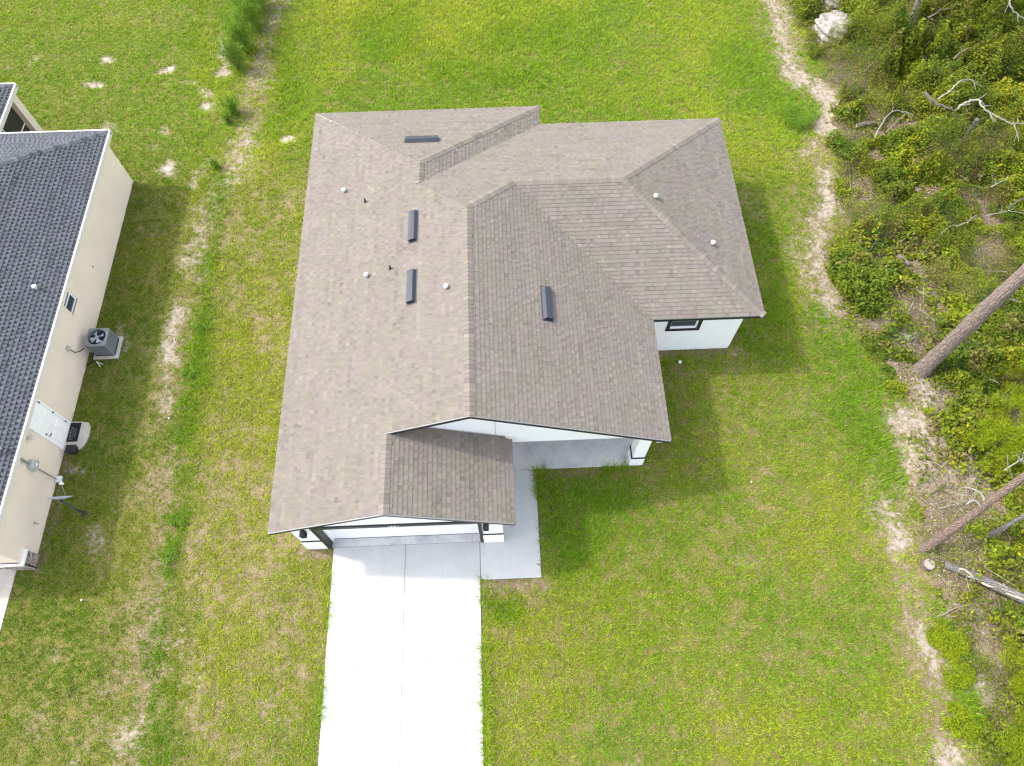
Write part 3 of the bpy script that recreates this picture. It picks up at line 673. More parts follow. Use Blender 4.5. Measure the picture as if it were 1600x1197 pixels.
def caps(mb, p, q, n1, n2, step=.15, w=.155, seed=0, tone=.55):
    """cap shingles along a ridge or hip from p up (or along) to q"""
    r_ = random.Random(seed); p, q = Vector(p), Vector(q); d = (q - p); L = d.length; d.normalize()
    n1, n2 = Vector(n1).normalized(), Vector(n2).normalized()
    s1 = n1.cross(d).normalized(); s2 = n2.cross(d).normalized()
    if s1.dot(n2) > 0: s1 = -s1
    if s2.dot(n1) > 0: s2 = -s2
    nm = (n1 + n2).normalized(); k = 0.0
    while k < L:
        e = min(L, k + step * 1.35); a, b = p + d * k, p + d * e; to = min(1, max(0, r_.gauss(tone, .2)))
        h0, h1 = .030 + r_.uniform(0, .003), .019
        ww = w * r_.uniform(.94, 1.06)
        for s_, n_ in ((s1, n1), (s2, n2)):
            A0, A1 = a + nm * h0, a + s_ * ww + n_ * (h0 * .8); B0, B1 = b + nm * h1, b + s_ * ww + n_ * (h1 * .8)
            mb.face([A0, A1, B1, B0], 0, to)
            mb.face([a, a + s_ * ww, A1, A0], 0, to * .8)
            mb.face([A1, a + s_ * ww, b + s_ * ww, B1], 0, to * .8)
        k += step
def deck(mb, pts, d=.11):
    mb.prism([Vector(p) - Vector((0, 0, .012)) for p in pts], (0, 0, -d))
def edge_board(mb, p, q, out, top, bot, th, mi=0):
    p, q, o = Vector(p), Vector(q), Vector(out)
    a = [p + Vector((0, 0, bot)), q + Vector((0, 0, bot)), q + Vector((0, 0, top)), p + Vector((0, 0, top))]
    mb.prism(a, o * th, mi)

# ------------------------------------------------------------------ the white house
house = empty('house', (0, 14, 0), 'white single storey house with brown shingle roof in the middle of the plot', 'house')
xr, xg, xb = (xL + xR) / 2, (xL + xGR) / 2, (xL + xBR) / 2
Zm, Zg, Zb = ZE + S * (xR - xL) / 2, ZE + S * (xGR - xL) / 2, ZE + S * (xBR - xL) / 2
hw = (yWb - yWf) / 2; yw = (yWb + yWf) / 2; Zw = ZE + S * hw
ym = yWb - (xR - xL) / 2; yb1 = yB - (xBR - xL) / 2; yb0 = yWb - (xBR - xL) / 2
YGW = 8.6
Lp = [(xL, yB, ZE), (xL, yF, ZE), (xg, yF, Zg), (xg, yG, Zg), (xr, yG, Zm), (xr, ym, Zm), (xb, yb0, Zb), (xb, yb1, Zb)]
Gp = [(xg, yF, Zg), (xGR, yF, ZE), (xGR, YGW, ZE), (xg, YGW, Zg)]
Rp = [(xr, yG, Zm), (xR, yG, ZE), (xR, yWf, ZE), (xR - hw, yw, Zw), (xr, ym, Zm)]
Fp = [(xR, yWf, ZE), (xW, yWf, ZE), (xW - hw, yw, Zw), (xR - hw, yw, Zw)]
Ep = [(xW, yWf, ZE), (xW, yWb, ZE), (xW - hw, yw, Zw)]
Bp = [(xW, yWb, ZE), (xBR, yWb, ZE), (xb, yb0, Zb), (xr, ym, Zm), (xR - hw, yw, Zw), (xW - hw, yw, Zw)]
Kp = [(xBR, yWb, ZE), (xBR, yB, ZE), (xb, yb1, Zb), (xb, yb0, Zb)]
Tp = [(xBR, yB, ZE), (xL, yB, ZE), (xb, yb1, Zb)]
mb = MB()
for i, (pl, ud) in enumerate(((Lp, (0, -1, 0)), (Gp, (0, 1, 0)), (Rp, (0, 1, 0)), (Fp, (1, 0, 0)), (Ep, (0, 1, 0)), (Bp, (-1, 0, 0)), (Kp, (0, 1, 0)), (Tp, (-1, 0, 0)))):
    shingle_plane(mb, pl, ud, seed=i)
roof = mb.build('roof', M['shingle_brown'], house, tone=True)
nL, nR, nB, nF = Vector((-S, 0, 1)), Vector((S, 0, 1)), Vector((0, S, 1)), Vector((0, -S, 1))
mb = MB()
for i, (p, q, a, b) in enumerate((((xr, yG, Zm), (xr, ym, Zm), nL, nR), ((xg, yF, Zg), (xg, yG, Zg), nL, nR), ((xW, yWf, ZE), (xW - hw, yw, Zw), nF, nR), ((xW, yWb, ZE), (xW - hw, yw, Zw), nB, nR),
        ((xW - hw, yw, Zw), (xR - hw, yw, Zw), nB, nF), ((xR - hw, yw, Zw), (xr, ym, Zm), nB, nR), ((xb, yb0, Zb), (xb, yb1, Zb), nL, nR), ((xBR, yB, ZE), (xb, yb1, Zb), nB, nR))):
    caps(mb, p, q, a, b, seed=i)
mb.build('ridge_cap', M['shingle_brown'], roof, tone=True)
mb = MB()
for pl in (Lp, Gp, Rp, Fp, Ep, Bp, Kp, Tp): deck(mb, pl)
mb.build('roof_deck', M['soffit'], roof)
edges = [((xL, yB, ZE), (xL, yF, ZE), (-1, 0, 0)), ((xL, yF, ZE), (xg, yF, Zg), (0, -1, 0)), ((xg, yF, Zg), (xGR, yF, ZE), (0, -1, 0)), ((xGR, yF, ZE), (xGR, YGW, ZE), (1, 0, 0)),
         ((xg, yG, Zg), (xr, yG, Zm), (0, -1, 0)), ((xr, yG, Zm), (xR, yG, ZE), (0, -1, 0)), ((xR, yG, ZE), (xR, yWf, ZE), (1, 0, 0)), ((xR, yWf, ZE), (xW, yWf, ZE), (0, -1, 0)), ((xW, yWf, ZE), (xW, yWb, ZE), (1, 0, 0)),
         ((xW, yWb, ZE), (xBR, yWb, ZE), (0, 1, 0)), ((xBR, yWb, ZE), (xBR, yB, ZE), (1, 0, 0)), ((xBR, yB, ZE), (xL, yB, ZE), (0, 1, 0))]
mb = MB(); md = MB()
for p, q, o in edges:
    edge_board(mb, p, q, o, -.012, -.17, .022); edge_board(md, p, q, o, *((-.006, -.035, .010 if o[0] < 0 else .028) if p[2] == q[2] else (.008, -.03, .03)))
mb.build('fascia', M['fascia_black'], roof)
md.build('drip_edge', M['drip_metal'], roof)
for a_, b_ in (((xR - .5, yWf + .02), (xW - .02, 13.19)), ((xW - .42, 13.2), (xW - .02, yWb - .02)), ((xR - .42, yG + .02), (xR - .02, 12.75))):
    mb = MB(); mb.box((*a_, ZE - .19), (*b_, ZE - .175)); mb.build('soffit', M['soffit'], roof)

ZT = ZE - .14
mb = MB()
def wall_run(mb, pts, z0, z1, th=.15, closed=False):
    n = len(pts)
    for i in range(n if closed else n - 1):
        a, b = Vector((*pts[i], 0)), Vector((*pts[(i + 1) % n], 0)); d = (b - a).normalized(); nn = Vector((-d.y, d.x, 0)) * th
        mb.prism([a + Vector((0, 0, z0)), b + Vector((0, 0, z0)), b + Vector((0, 0, z1)), a + Vector((0, 0, z1))], nn)
GL, GRT = -5.985, -0.955      # garage opening
xgr = xGR - OV + .03
# garage front: two piers, header with gable triangle, then the shell running round the back
mb.box((WX0, 6.05, 0), (GL - .12, 6.2, 2.62)); mb.box((GRT + .11, 6.05, 0), (xgr, 6.2, 2.62))
def under(x, off=.15): return Zg - S * abs(x - xg) - off
mb.prism([(WX0, 6.05, 2.62), (xgr, 6.05, 2.62), (xgr, 6.05, under(xgr)), (xg, 6.05, under(xg)), (WX0, 6.05, under(WX0))], (0, .15, 0))
wall_run(mb, [(xgr, 6.2), (xgr, 10.5), (xR - OV, 10.5)], 0, ZT)
wall_run(mb, [(xR - OV, 10.5), (xR - OV, 13.18)], 0, ZT)
# wing front with the window opening
WA, WB, Z0w, Z1w = 6.13, 7.11, 1.62, 2.52
yv = 13.18
mb.box((xR - OV, yv, 0), (WA, yv + .15, ZT)); mb.box((WB, yv, 0), (xW - OV, yv + .15, ZT)); mb.box((WA, yv, 0), (WB, yv + .15, Z0w)); mb.box((WA, yv, Z1w), (WB, yv + .15, ZT))
wall_run(mb, [(xW - OV, 13.33), (xW - OV, 21.65), (1.44, 21.65), (1.44, 22.65), (WX0, 22.65), (WX0, 6.2)], 0, ZT)
mb.build('wall', M['stucco_white'], house)
mb = MB()
um = lambda x: Zm - S * abs(x - xr) - .15
mb.prism([(xg + .3, YGW, 2.58), (xR - OV, YGW, 2.58), (xR - OV, YGW, um(xR - OV)), (xr, YGW, um(xr)), (xg + .3, YGW, um(xg + .3))], (0, .14, 0))
gb = mb.build('gable_wall', M['paint_white'], house)
mb = MB(); mb.box((-0.30, YGW - .006, 3.3), (-0.29, YGW, um(-.3) - .02)); mb.build('seam', M['drip_metal'], gb)
mb = MB()   # step flashing where the garage roof meets the gable wall
for i in range(16):
    xx = xg + .45 + i * .2; zz = ZE + S * (xGR - xx)
    if xx + .2 > xGR: break
    mb.prism([(xx, YGW - .012, zz - .05), (xx + .2, YGW - .012, zz - .13), (xx + .2, YGW - .012, zz + .02), (xx, YGW - .012, zz + .06)], (0, .01, 0))
mb.prism([(xGR - .18, YGW - .1, ZE + .02), (xGR + .05, YGW - .1, ZE - .04), (xGR + .05, YGW - .02, ZE + .10), (xGR - .18, YGW - .02, ZE + .16)], (0, .02, .02))
mb.build('flashing', M['vent_light'], roof)
# porch column with a dark band, porch beam end, slab
mb = MB(); mb.box((4.385, 8.572, .04), (4.81, 9.0, 2.58)); mb.box((4.355, 8.55, .04), (4.832, 9.02, .70))
colm = mb.build('porch_column', M['stucco_white'], house)
mb = MB(); mb.box((4.345, 8.54, .70), (4.842, 9.03, .775)); mb.build('band', M['trim_black'], colm)
mb = MB(); mb.box((-0.17, YP - .01, -.1), (4.84, 10.35, .05), bev=.012); mb.build('porch_slab', M['concrete_old'], house)
mb = MB(); mb.box((3.0, 10.33, .06), (3.95, 10.36, 2.12)); d_ = mb.build('front_door', M['trim_black'], house)
mb = MB(); mb.tube([(3.86, 10.30, 1.0), (3.86, 10.30, 1.25)], .012, 6); mb.build('handle', M['vent_light'], d_)
# garage door, trim, floor strip
mb = MB()
for i in range(4): mb.box((GL - .05, 6.34, .03 + i * .585), (GRT + .05, 6.38, .03 + i * .585 + .575))
mb.box((GL - .05, 6.372, .02), (GRT + .05, 6.40, 2.45))
gd = mb.build('garage_door', M['paint_white'], house)
mb = MB(); mb.box((GL - .02, 6.33, .012), (GRT + .02, 6.345, .04)); mb.build('door_seal', M['black_rubber'], gd)
mb = MB(); mb.box((GL - .13, 6.012, .0), (GL, 6.25, 2.44)); mb.box((GRT, 6.012, .0), (GRT + .115, 6.25, 2.44)); mb.box((GL - .13, 6.0, 2.42), (GRT + .115, 6.20, 2.618))
mb.build('door_trim', M['trim_black'], house)
mb = MB(); mb.box((GL + .001, 6.25, 0), (GL + .055, 6.34, 2.44)); mb.box((GRT - .055, 6.25, 0), (GRT - .001, 6.34, 2.44)); mb.box((GL, 6.2, 2.44), (GRT, 6.34, 2.50)); mb.build('door_jamb', M['paint_white'], house)
mb = MB(); mb.box((GL, 6.045, -.1), (GRT, 6.5, .022)); mb.build('garage_sill', M['concrete_old'], house)
mb = MB()
for a, b in ((WX0 - .012, GL - .13), (GRT + .115, xgr + .012)): mb = MB(); mb.box((a, 6.02, .93), (b, 6.06, .995)); mb.build('wall_band', M['trim_black'], house)

mb = MB()
for a, b in ((WX0 - .02, GL - .13), (GRT + .115, xgr + .02)): mb = MB(); mb.box((a, 6.012, 0.0), (b, 6.06, .93)); mb.build('wall_plinth', M['stucco_white'], house)
def lantern(x):
    mb = MB(); y = 6.05; z = 2.08
    mb.box((x - .055, y - .025, z + .02), (x + .055, y, z + .26)); mb.box((x - .02, y - .1, z + .2), (x + .02, y - .02, z + .24))
    mb.prism([(x - .085, y - .20, z), (x + .085, y - .20, z), (x + .085, y - .03, z), (x - .085, y - .03, z)], (0, 0, .02))
    for sx_ in (-1, 1):
        for yy in (-.19, -.05): mb.box((x + sx_ * .07 - .01, y + yy - .01, z + .02), (x + sx_ * .07 + .01, y + yy + .01, z + .24))
    mb.mesh([(x - .095, y - .215, z + .24), (x + .095, y - .215, z + .24), (x + .095, y - .02, z + .24), (x - .095, y - .02, z + .24), (x, y - .115, z + .31)], [(0, 1, 4), (1, 2, 4), (2, 3, 4), (3, 0, 4), (3, 2, 1, 0)])
    o = mb.build('wall_lantern', M['trim_black'], house)
    mb = MB(); mb.box((x - .055, y - .175, z + .022), (x + .055, y - .065, z + .235)); mb.build('lantern_glass', M['glass'], o)
lantern(-6.37); lantern(-0.70)
# house number over the garage door: raised white numerals
def digits(txt, loc, size, mat, name, parent):
    cu = bpy.data.curves.new('tmp', 'FONT'); cu.body = txt; cu.size = size; cu.extrude = .012; cu.align_x = 'CENTER'
    o = bpy.data.objects.new('tmp', cu); COL.objects.link(o)
    dg = bpy.context.evaluated_depsgraph_get(); me = bpy.data.meshes.new_from_object(o.evaluated_get(dg)); bpy.data.objects.remove(o)
    me.transform(Matrix.Rotation(math.pi / 2, 4, 'X')); me.name = name; me.materials.clear(); me.materials.append(mat)
    r = bpy.data.objects.new(name, me); COL.objects.link(r); r.parent = parent; r.location = Vector(loc) - parent_world(parent); return r
digits('1231', (-3.53, 5.985, 2.46), .19, M['white_bit'], 'house_number', house)
# wing window
mb = MB()
for a, b in (((WA - .13, yv - .028, Z0w - .13), (WB + .13, yv, Z0w)), ((WA - .13, yv - .028, Z1w), (WB + .13, yv, Z1w + .13)), ((WA - .13, yv - .028, Z0w), (WA, yv, Z1w)), ((WB, yv - .028, Z0w), (WB + .13, yv, Z1w))): mb.box(a, b)
win = mb.build('window', M['trim_black'], house)
mb = MB(); e = .045
for a, b in (((WA, yv + .055, Z0w), (WB, yv + .10, Z0w + e)), ((WA, yv + .055, Z1w - e), (WB, yv + .10, Z1w)), ((WA, yv + .055, Z0w + e), (WA + e, yv + .10, Z1w - e)), ((WB - e, yv + .055, Z0w + e), (WB, yv + .10, Z1w - e)), ((WA + e, yv + .05, 2.05), (WB - e, yv + .10, 2.10))): mb.box(a, b)
mb.build('sash', M['paint_white'], win)
mb = MB(); mb.box((WA + e, yv + .075, Z0w + e), (WB - e, yv + .08, Z1w - e)); mb.build('pane', M['glass'], win)
# roof vents: four dark off-ridge vents
def off_ridge(cx, cy, n, along, length, flip):
    """low metal hood: flat flange, raised curved hood open on the downhill side"""
    n = Vector(n).normalized(); A_ = Vector(along).normalized(); D = n.cross(A_).normalized()
    if D.z > 0: D = -D                                # D points down the slope
    z = plane_z(cx, cy, n); c0 = Vector((cx, cy, z)) + n * .022; h = length / 2
    mb = MB()
    f = lambda a, d, k: c0 + A_ * a + D * d + n * k
    prof = [(-.13, .0), (-.115, .012), (-.055, .098), (-.04, .108), (.06, .122), (.165, .112)]
    prof2 = [(.165, .097), (.06, .107), (-.035, .094), (-.045, .085), (-.10, .0)]
    pr = prof + prof2
    mb.mesh([f(-h, d, k) for d, k in pr] + [f(h, d, k) for d, k in pr], [tuple(range(len(pr)))[::-1], tuple(range(len(pr), 2 * len(pr)))] + [(i, (i + 1) % len(pr), len(pr) + (i + 1) % len(pr), len(pr) + i) for i in range(len(pr))])
    for s_ in (-1, 1):     # end cheeks reaching down the slope to the flange
        q_ = [(-.09, .0), (-.02, .085), (.04, .112), (.11, .116), (.165, .108), (.19, .0)]
        mb.prism([f(s_ * h, d, k) for d, k in q_], A_ * (s_ * .006))
    o = mb.build('roof_vent', M['vent_dark'], house)
    mb = MB(); mb.prism([f(-h - .06, -.16, -.006), f(h + .06, -.16, -.006), f(h + .06, .22, -.006), f(-h - .06, .22, -.006)], n * .007); mb.build('flange', M['vent_dark'], o)
    mb = MB(); mb.prism([f(-h + .01, .10, .002), f(h - .01, .10, .002), f(h - .01, .11, .10), f(-h + .01, .11, .10)], D * .004); mb.build('louvre', M['black_rubber'], o)
def plane_z(x_, y_, n):
    n = Vector(n).normalized()
    if n.x < -.1: return ZE + S * (x_ - xL)
    if n.y > .1: return ZE + S * (yB - y_)
    if x_ > xR - .01: return ZE + S * (xW - x_)
    return ZE + S * (xR - x_)
off_ridge(-2.80, 15.68, nL, (0, 1, 0), 1.22, 0); off_ridge(-2.80, 13.23, nL, (0, 1, 0), 1.22, 0); off_ridge(1.47, 12.56, nR, (0, 1, 0), 1.2, 0); off_ridge(-2.71, 20.2, nB, (1, 0, 0), 1.2, 0)
def vent_cap(x_, y_, z):
    mb = MB(); mb.tube([(x_, y_, z - .05), (x_, y_, z + .12)], .045, 12); o = mb.build('vent_cap', M['vent_light'], house)
    mb = MB(); mb.tube([(x_, y_, z + .08), (x_, y_, z + .15), (x_, y_, z + .18)], [.082, .082, .055], 14); mb.build('hood', M['vent_light'], o)
for x_, y_ in ((-5.6, 18.32), (-4.47, 14.18), (-1.69, 12.83)): vent_cap(x_, y_, ZE + S * (x_ - xL))
for x_, y_ in ((5.6, 16.88), (7.57, 15.38)): vent_cap(x_, y_, ZE + S * (xW - x_))
for x_, y_ in ((-4.71, 17.49), (-3.62, 14.21)):
    z = ZE + S * (x_ - xL); mb = MB(); mb.tube([(x_, y_, z - .05), (x_, y_, z + .19)], .03, 10); o = mb.build('vent_pipe', M['pipe_dark'], house)
    mb = MB(); mb.tube([(x_, y_, z), (x_, y_, z + .05)], [.07, .035], 12); mb.build('boot', M['pipe_dark'], o)

# ------------------------------------------------------------------ concrete
def slabs(name, xs_, ys_, top, mat, gap=.006):
    mb = MB()
    for i in range(len(xs_) - 1):
        for j in range(len(ys_) - 1): mb.box((xs_[i] + gap, ys_[j] + gap, -.12), (xs_[i + 1] - gap, ys_[j + 1] - gap, top), bev=.008)
    mb.box((xs_[0] + .03, ys_[0] + .03, -.12), (xs_[-1] - .03, ys_[-1] - .03, top - .014), 1)
    return mb.build(name, [mat, M['joint']])
o = slabs('driveway', [DL, -3.5, DR], [-60, -45, -30, -15, -5.2, -1.5, 2.24, 6.045], .03, M['concrete']); tag(o, 'broad pale concrete driveway leading to the garage', 'driveway', kind='structure')
o = slabs('walkway', [DR + .004, WR], [YN, YP - .012], .026, M['concrete_walk']); tag(o, 'concrete walkway beside the garage', 'path', kind='structure')
mb = MB(); mb.box((DR - .004, 6.046, -.1), (xgr + .05, 6.049, .02)); 
o = slabs('driveway', [-24, -20.2, -16.5], [-60, -30, -10, -2, 1.9, 5.765], .02, M['concrete_pad']); tag(o, 'concrete driveway of the tan house at the lower left', 'driveway', kind='structure')

# ------------------------------------------------------------------ the tan neighbour house
nb_ = empty('house', (-22, 14, 0), 'tan stucco house with dark slate shingle roof at the left edge', 'house')
ex, ez, ns, eyb, eyf, exl = -15.70, 2.65, .45, 22.88, 5.5, -29.0
hx = (ex - exl) / 2; rz = ez + ns * hx; rx = ex - hx
nRp = [(ex, eyf, ez), (ex, eyb, ez), (rx, eyb - hx, rz), (rx, eyf + hx, rz)]
nBp = [(ex, eyb, ez), (exl, eyb, ez), (rx, eyb - hx, rz)]
nLp = [(exl, eyb, ez), (exl, eyf, ez), (rx, eyf + hx, rz), (rx, eyb - hx, rz)]
nFp = [(exl, eyf, ez), (ex, eyf, ez), (rx, eyf + hx, rz)]
lx, ly = -20.30, 25.77; lw = (lx - exl) / 2; lrz = ez + ns * lw; lrx = lx - lw
jy = eyb - lw     # where the lanai ridge dies into the back slope
lRp = [(lx, eyb, ez), (lx, ly, ez), (lrx, ly - lw, lrz), (lrx, jy, lrz)]
lBp = [(lx, ly, ez), (exl, ly, ez), (lrx, ly - lw, lrz)]
lLp = [(exl, ly, ez), (exl, eyb, ez), (lrx, jy, lrz), (lrx, ly - lw, lrz)]
up_ = lambda pl: [(a, b, c_ + .012) for a, b, c_ in pl]
mb = MB()
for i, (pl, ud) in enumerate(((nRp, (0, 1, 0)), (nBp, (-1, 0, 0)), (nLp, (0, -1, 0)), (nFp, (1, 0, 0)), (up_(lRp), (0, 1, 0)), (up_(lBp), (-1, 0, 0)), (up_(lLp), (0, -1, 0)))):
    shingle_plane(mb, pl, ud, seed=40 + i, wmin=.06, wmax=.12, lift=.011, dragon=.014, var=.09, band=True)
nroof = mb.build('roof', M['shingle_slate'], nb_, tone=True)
kR, kB, kL, kF = Vector((ns, 0, 1)), Vector((0, ns, 1)), Vector((-ns, 0, 1)), Vector((0, -ns, 1))
mb = MB()
for i, (p, q, a, b) in enumerate(((nRp[1], nRp[2], kR, kB), (nRp[0], nRp[3], kR, kF), (nRp[3], nRp[2], kR, kL), (nLp[0], nRp[2], kL, kB), (nFp[0], nRp[3], kL, kF), (lRp[1], lRp[2], kR, kB), (lRp[3], lRp[2], kR, kL), (lLp[0], lRp[2], kL, kB))):
    caps(mb, p, q, a, b, seed=60 + i, tone=.35)
mb.build('ridge_cap', M['shingle_slate'], nroof, tone=True)
mb = MB()
for pl in (nRp, nBp, nLp, nFp): deck(mb, pl, .10)
for pl in (lRp, lBp, lLp): deck(mb, pl, .08)
mb.build('roof_deck', M['soffit'], nroof)
mb = MB()
for p, q, o in ((nRp[0], nRp[1], (1, 0, 0)), (nRp[1], (lx, eyb, ez), (0, 1, 0)), (lRp[0], lRp[1], (1, 0, 0)), (lRp[1], lBp[1], (0, 1, 0)), (nFp[0], nFp[1], (0, -1, 0)), ((exl, ly, ez), (exl, eyf, ez), (-1, 0, 0))):
    edge_board(mb, p, q, o, .042, -.15, .06)
mb.build('fascia', M['trim_cream'], nroof)
NT0 = ez - .12
mb = MB()
yA, yZ = 14.78, 15.50; zA, zZ = 1.50, 2.36
mb.box((NX - .15, 5.78, 0), (NX, yA, NT0)); mb.box((NX - .15, yZ, 0), (NX, 22.60, NT0)); mb.box((NX - .15, yA, 0), (NX, yZ, zA)); mb.box((NX - .15, yA, zZ), (NX, yZ, NT0))
mb.box((-28.7, 22.45, 0), (NX - .15, 22.60, NT0)); mb.box((-28.7, 5.78, 0), (-28.55, 25.6, NT0)); mb.box((-17.0, 5.78, 0), (NX - .15, 5.93, NT0)); mb.box((-28.55, 5.78, 0), (-22.0, 5.93, NT0)); mb.box((-22.0, 5.78, 2.2), (-17.0, 5.93, NT0))
mb.build('wall', M['stucco_tan'], nb_)
mb = MB(); mb.box((-21.98, 5.9, 0.02), (-17.02, 5.95, 2.2)); mb.build('garage_door', M['paint_white'], nb_)
mb = MB(); mb.box((NX + .001, 5.74, 0), (NX + .07, 6.19, .70)); mb.box((-16.62, 5.70, 0), (NX + .07, 5.779, .70)); mb.build('stone_veneer', M['stone'], nb_)
mb = MB(); mb.box((NX + .001, 5.735, .70), (NX + .11, 6.22, .77)); mb.box((-16.66, 5.66, .70), (NX + .11, 5.735, .77)); mb.build('stone_cap', M['paint_white'], nb_)
# window
mb = MB(); e = .05
for a, b in (((NX - .09, yA, zA), (NX - .03, yZ, zA + e)), ((NX - .09, yA, zZ - e), (NX - .03, yZ, zZ)), ((NX - .09, yA, zA + e), (NX - .03, yA + e, zZ - e)), ((NX - .09, yZ - e, zA + e), (NX - .03, yZ, zZ - e)), ((NX - .085, yA + e, 1.92), (NX - .025, yZ - e, 1.965))): mb.box(a, b)
w_ = mb.build('window', M['paint_white'], nb_)
mb = MB(); mb.box((NX - .065, yA + e, zA + e), (NX - .06, yZ - e, zZ - e)); mb.build('pane', M['glass'], w_)
mb = MB(); mb.box((NX - .03, yA - .02, zA - .06), (NX + .03, yZ + .02, zA)); mb.build('sill', M['stucco_tan'], w_)
# side door: raised panels, frame, lever and deadbolt
mb = MB(); dz0 = .12
mb.box((NX - .02, 10.02, dz0), (NX + .02, 10.94, 2.17))
for (a, b, c_, d_) in ((10.12, .30, 10.44, .85), (10.53, .30, 10.84, .85), (10.12, .98, 10.44, 1.65), (10.53, .98, 10.84, 1.65), (10.12, 1.76, 10.44, 2.06), (10.53, 1.76, 10.84, 2.06)): mb.box((NX + .019, a, b), (NX + .034, c_, d_))
dr_ = mb.build('door', M['paint_white'], nb_)
mb = MB(); mb.box((NX - .02, 9.94, dz0), (NX + .045, 10.015, 2.25)); mb.box((NX - .02, 10.945, dz0), (NX + .045, 11.02, 2.25)); mb.box((NX - .02, 10.015, 2.18), (NX + .045, 10.945, 2.25)); mb.build('door_frame', M['paint_white'], dr_)
mb = MB(); mb.tube([(NX + .02, 10.09, 1.05), (NX + .08, 10.09, 1.05), (NX + .08, 10.2, 1.05)], .016, 7); mb.build('handle', M['metal_dkgrey'], dr_)
mb = MB(); mb.tube([(NX + .02, 10.09, 1.22), (NX + .05, 10.09, 1.22)], .03, 10); mb.build('deadbolt', M['metal_dkgrey'], dr_)
mb = MB(); 
for z in (.35, 1.15, 1.98): mb = MB(); mb.box((NX + .02, 10.925, z), (NX + .05, 10.96, z + .1)); mb.build('hinge', M['metal_dkgrey'], dr_)
mb = MB(); mb.tube([(NX, 9.63, 2.06), (NX + .06, 9.63, 2.06), (NX + .14, 9.63, 2.03), (NX + .20, 9.63, 2.02), (NX + .22, 9.63, 2.02)], [.05, .06, .085, .07, .02], 12); mb.build('wall_light', M['trim_cream'], nb_, smooth=True)
# electric meter, mast conduit and disconnect
mb = MB(); mb.box((NX, 8.68, 1.36), (NX + .14, 8.98, 1.72)); mt = mb.build('meter_box', M['meter_grey'], nb_)
mb = MB(); mb.tube([(NX + .14, 8.83, 1.55), (NX + .24, 8.83, 1.55), (NX + .26, 8.83, 1.55)], [.085, .085, .05], 14); mb.build('meter_glass', M['vent_light'], mt)
mb = MB(); mb.tube([(NX + .07, 8.83, 1.72), (NX + .07, 8.83, 2.53)], .045, 8); mb.build('mast', M['conduit'], mt)
mb = MB(); mb.tube([(NX + .06, 8.83, 1.36), (NX + .06, 8.83, .18), (NX + .12, 8.82, .05)], .022, 8); mb.build('conduit', M['conduit'], mt)
mb = MB(); mb.tube([(NX + .1, 8.98, 1.5), (NX + .12, 9.06, 1.42), (NX + .1, 9.04, 1.3), (NX + .02, 8.97, 1.32)], .018, 7); mb.build('cable', M['conduit'], mt)
mb = MB(); mb.box((NX + .03, 8.74, .02), (NX + .2, 8.95, .13)); mb.build('junction_box', M['white_bit'], mt)
mb = MB(); mb.box((NX, 13.38, 1.22), (NX + .09, 13.53, 1.42)); db = mb.build('disconnect_box', M['meter_grey'], nb_)
mb = MB(); mb.tube([(NX + .05, 13.46, 1.22), (NX + .08, 13.48, .95), (NX + .14, 13.62, .78), (NX + .24, 13.78, .74)], .017, 7); mb.build('cable', M['black_rubber'], db)
mb = MB(); mb.tube([(NX, 7.11, .62), (NX + .09, 7.11, .62), (NX + .10, 7.11, .53)], .018, 7); mb.tube([(NX + .06, 7.08, .66), (NX + .06, 7.14, .66)], .03, 8); mb.build('tap', M['conduit'], nb_)
mb = MB(); mb.box((NX, 17.2, 1.1), (NX + .025, 17.28, 1.16)); mb.build('wall_plate', M['bark_cut'], nb_)
# screened lanai behind
mb = MB(); mb.box((-20.98, 25.30, 0), (-20.55, 25.70, NT0)); mb.build('lanai_column', M['stucco_tan'], nb_)
mb = MB(); mb.box((-20.82, 22.6, .08), (-20.80, 25.30, NT0)); sc_ = mb.build('lanai_screen', M['screen'], nb_)
mb = MB(); mb.box((-20.84, 22.6, .95), (-20.78, 25.3, 1.0)); mb.box((-20.84, 22.6, .02), (-20.78, 25.3, .08)); mb.box((-20.84, 23.9, 1.0), (-20.78, 23.95, NT0)); mb.build('screen_frame', M['paint_white'], sc_)
mb = MB(); mb.box((-20.88, 22.6, NT0 - .32), (-20.72, 25.3, NT0)); mb.build('lanai_beam', M['stucco_tan'], nb_)
def nvent(x_, y_, dark):
    z = ez + ns * (ex - x_); mb = MB(); mb.tube([(x_, y_, z - .05), (x_, y_, z + .12)], .05, 12)
    o = mb.build('vent_cap', M['vent_light'], nb_)
    mb = MB(); mb.tube([(x_, y_, z + .1), (x_, y_, z + .17), (x_, y_, z + .2)], [.085, .085, .05], 12); mb.build('hood', M['pipe_dark'] if dark else M['vent_light'], o)
q_ = P(43, 438, 3.5); nvent(q_.x, q_.y, False); q_ = P(8, 705, 2.75); nvent(q_.x, q_.y, True)

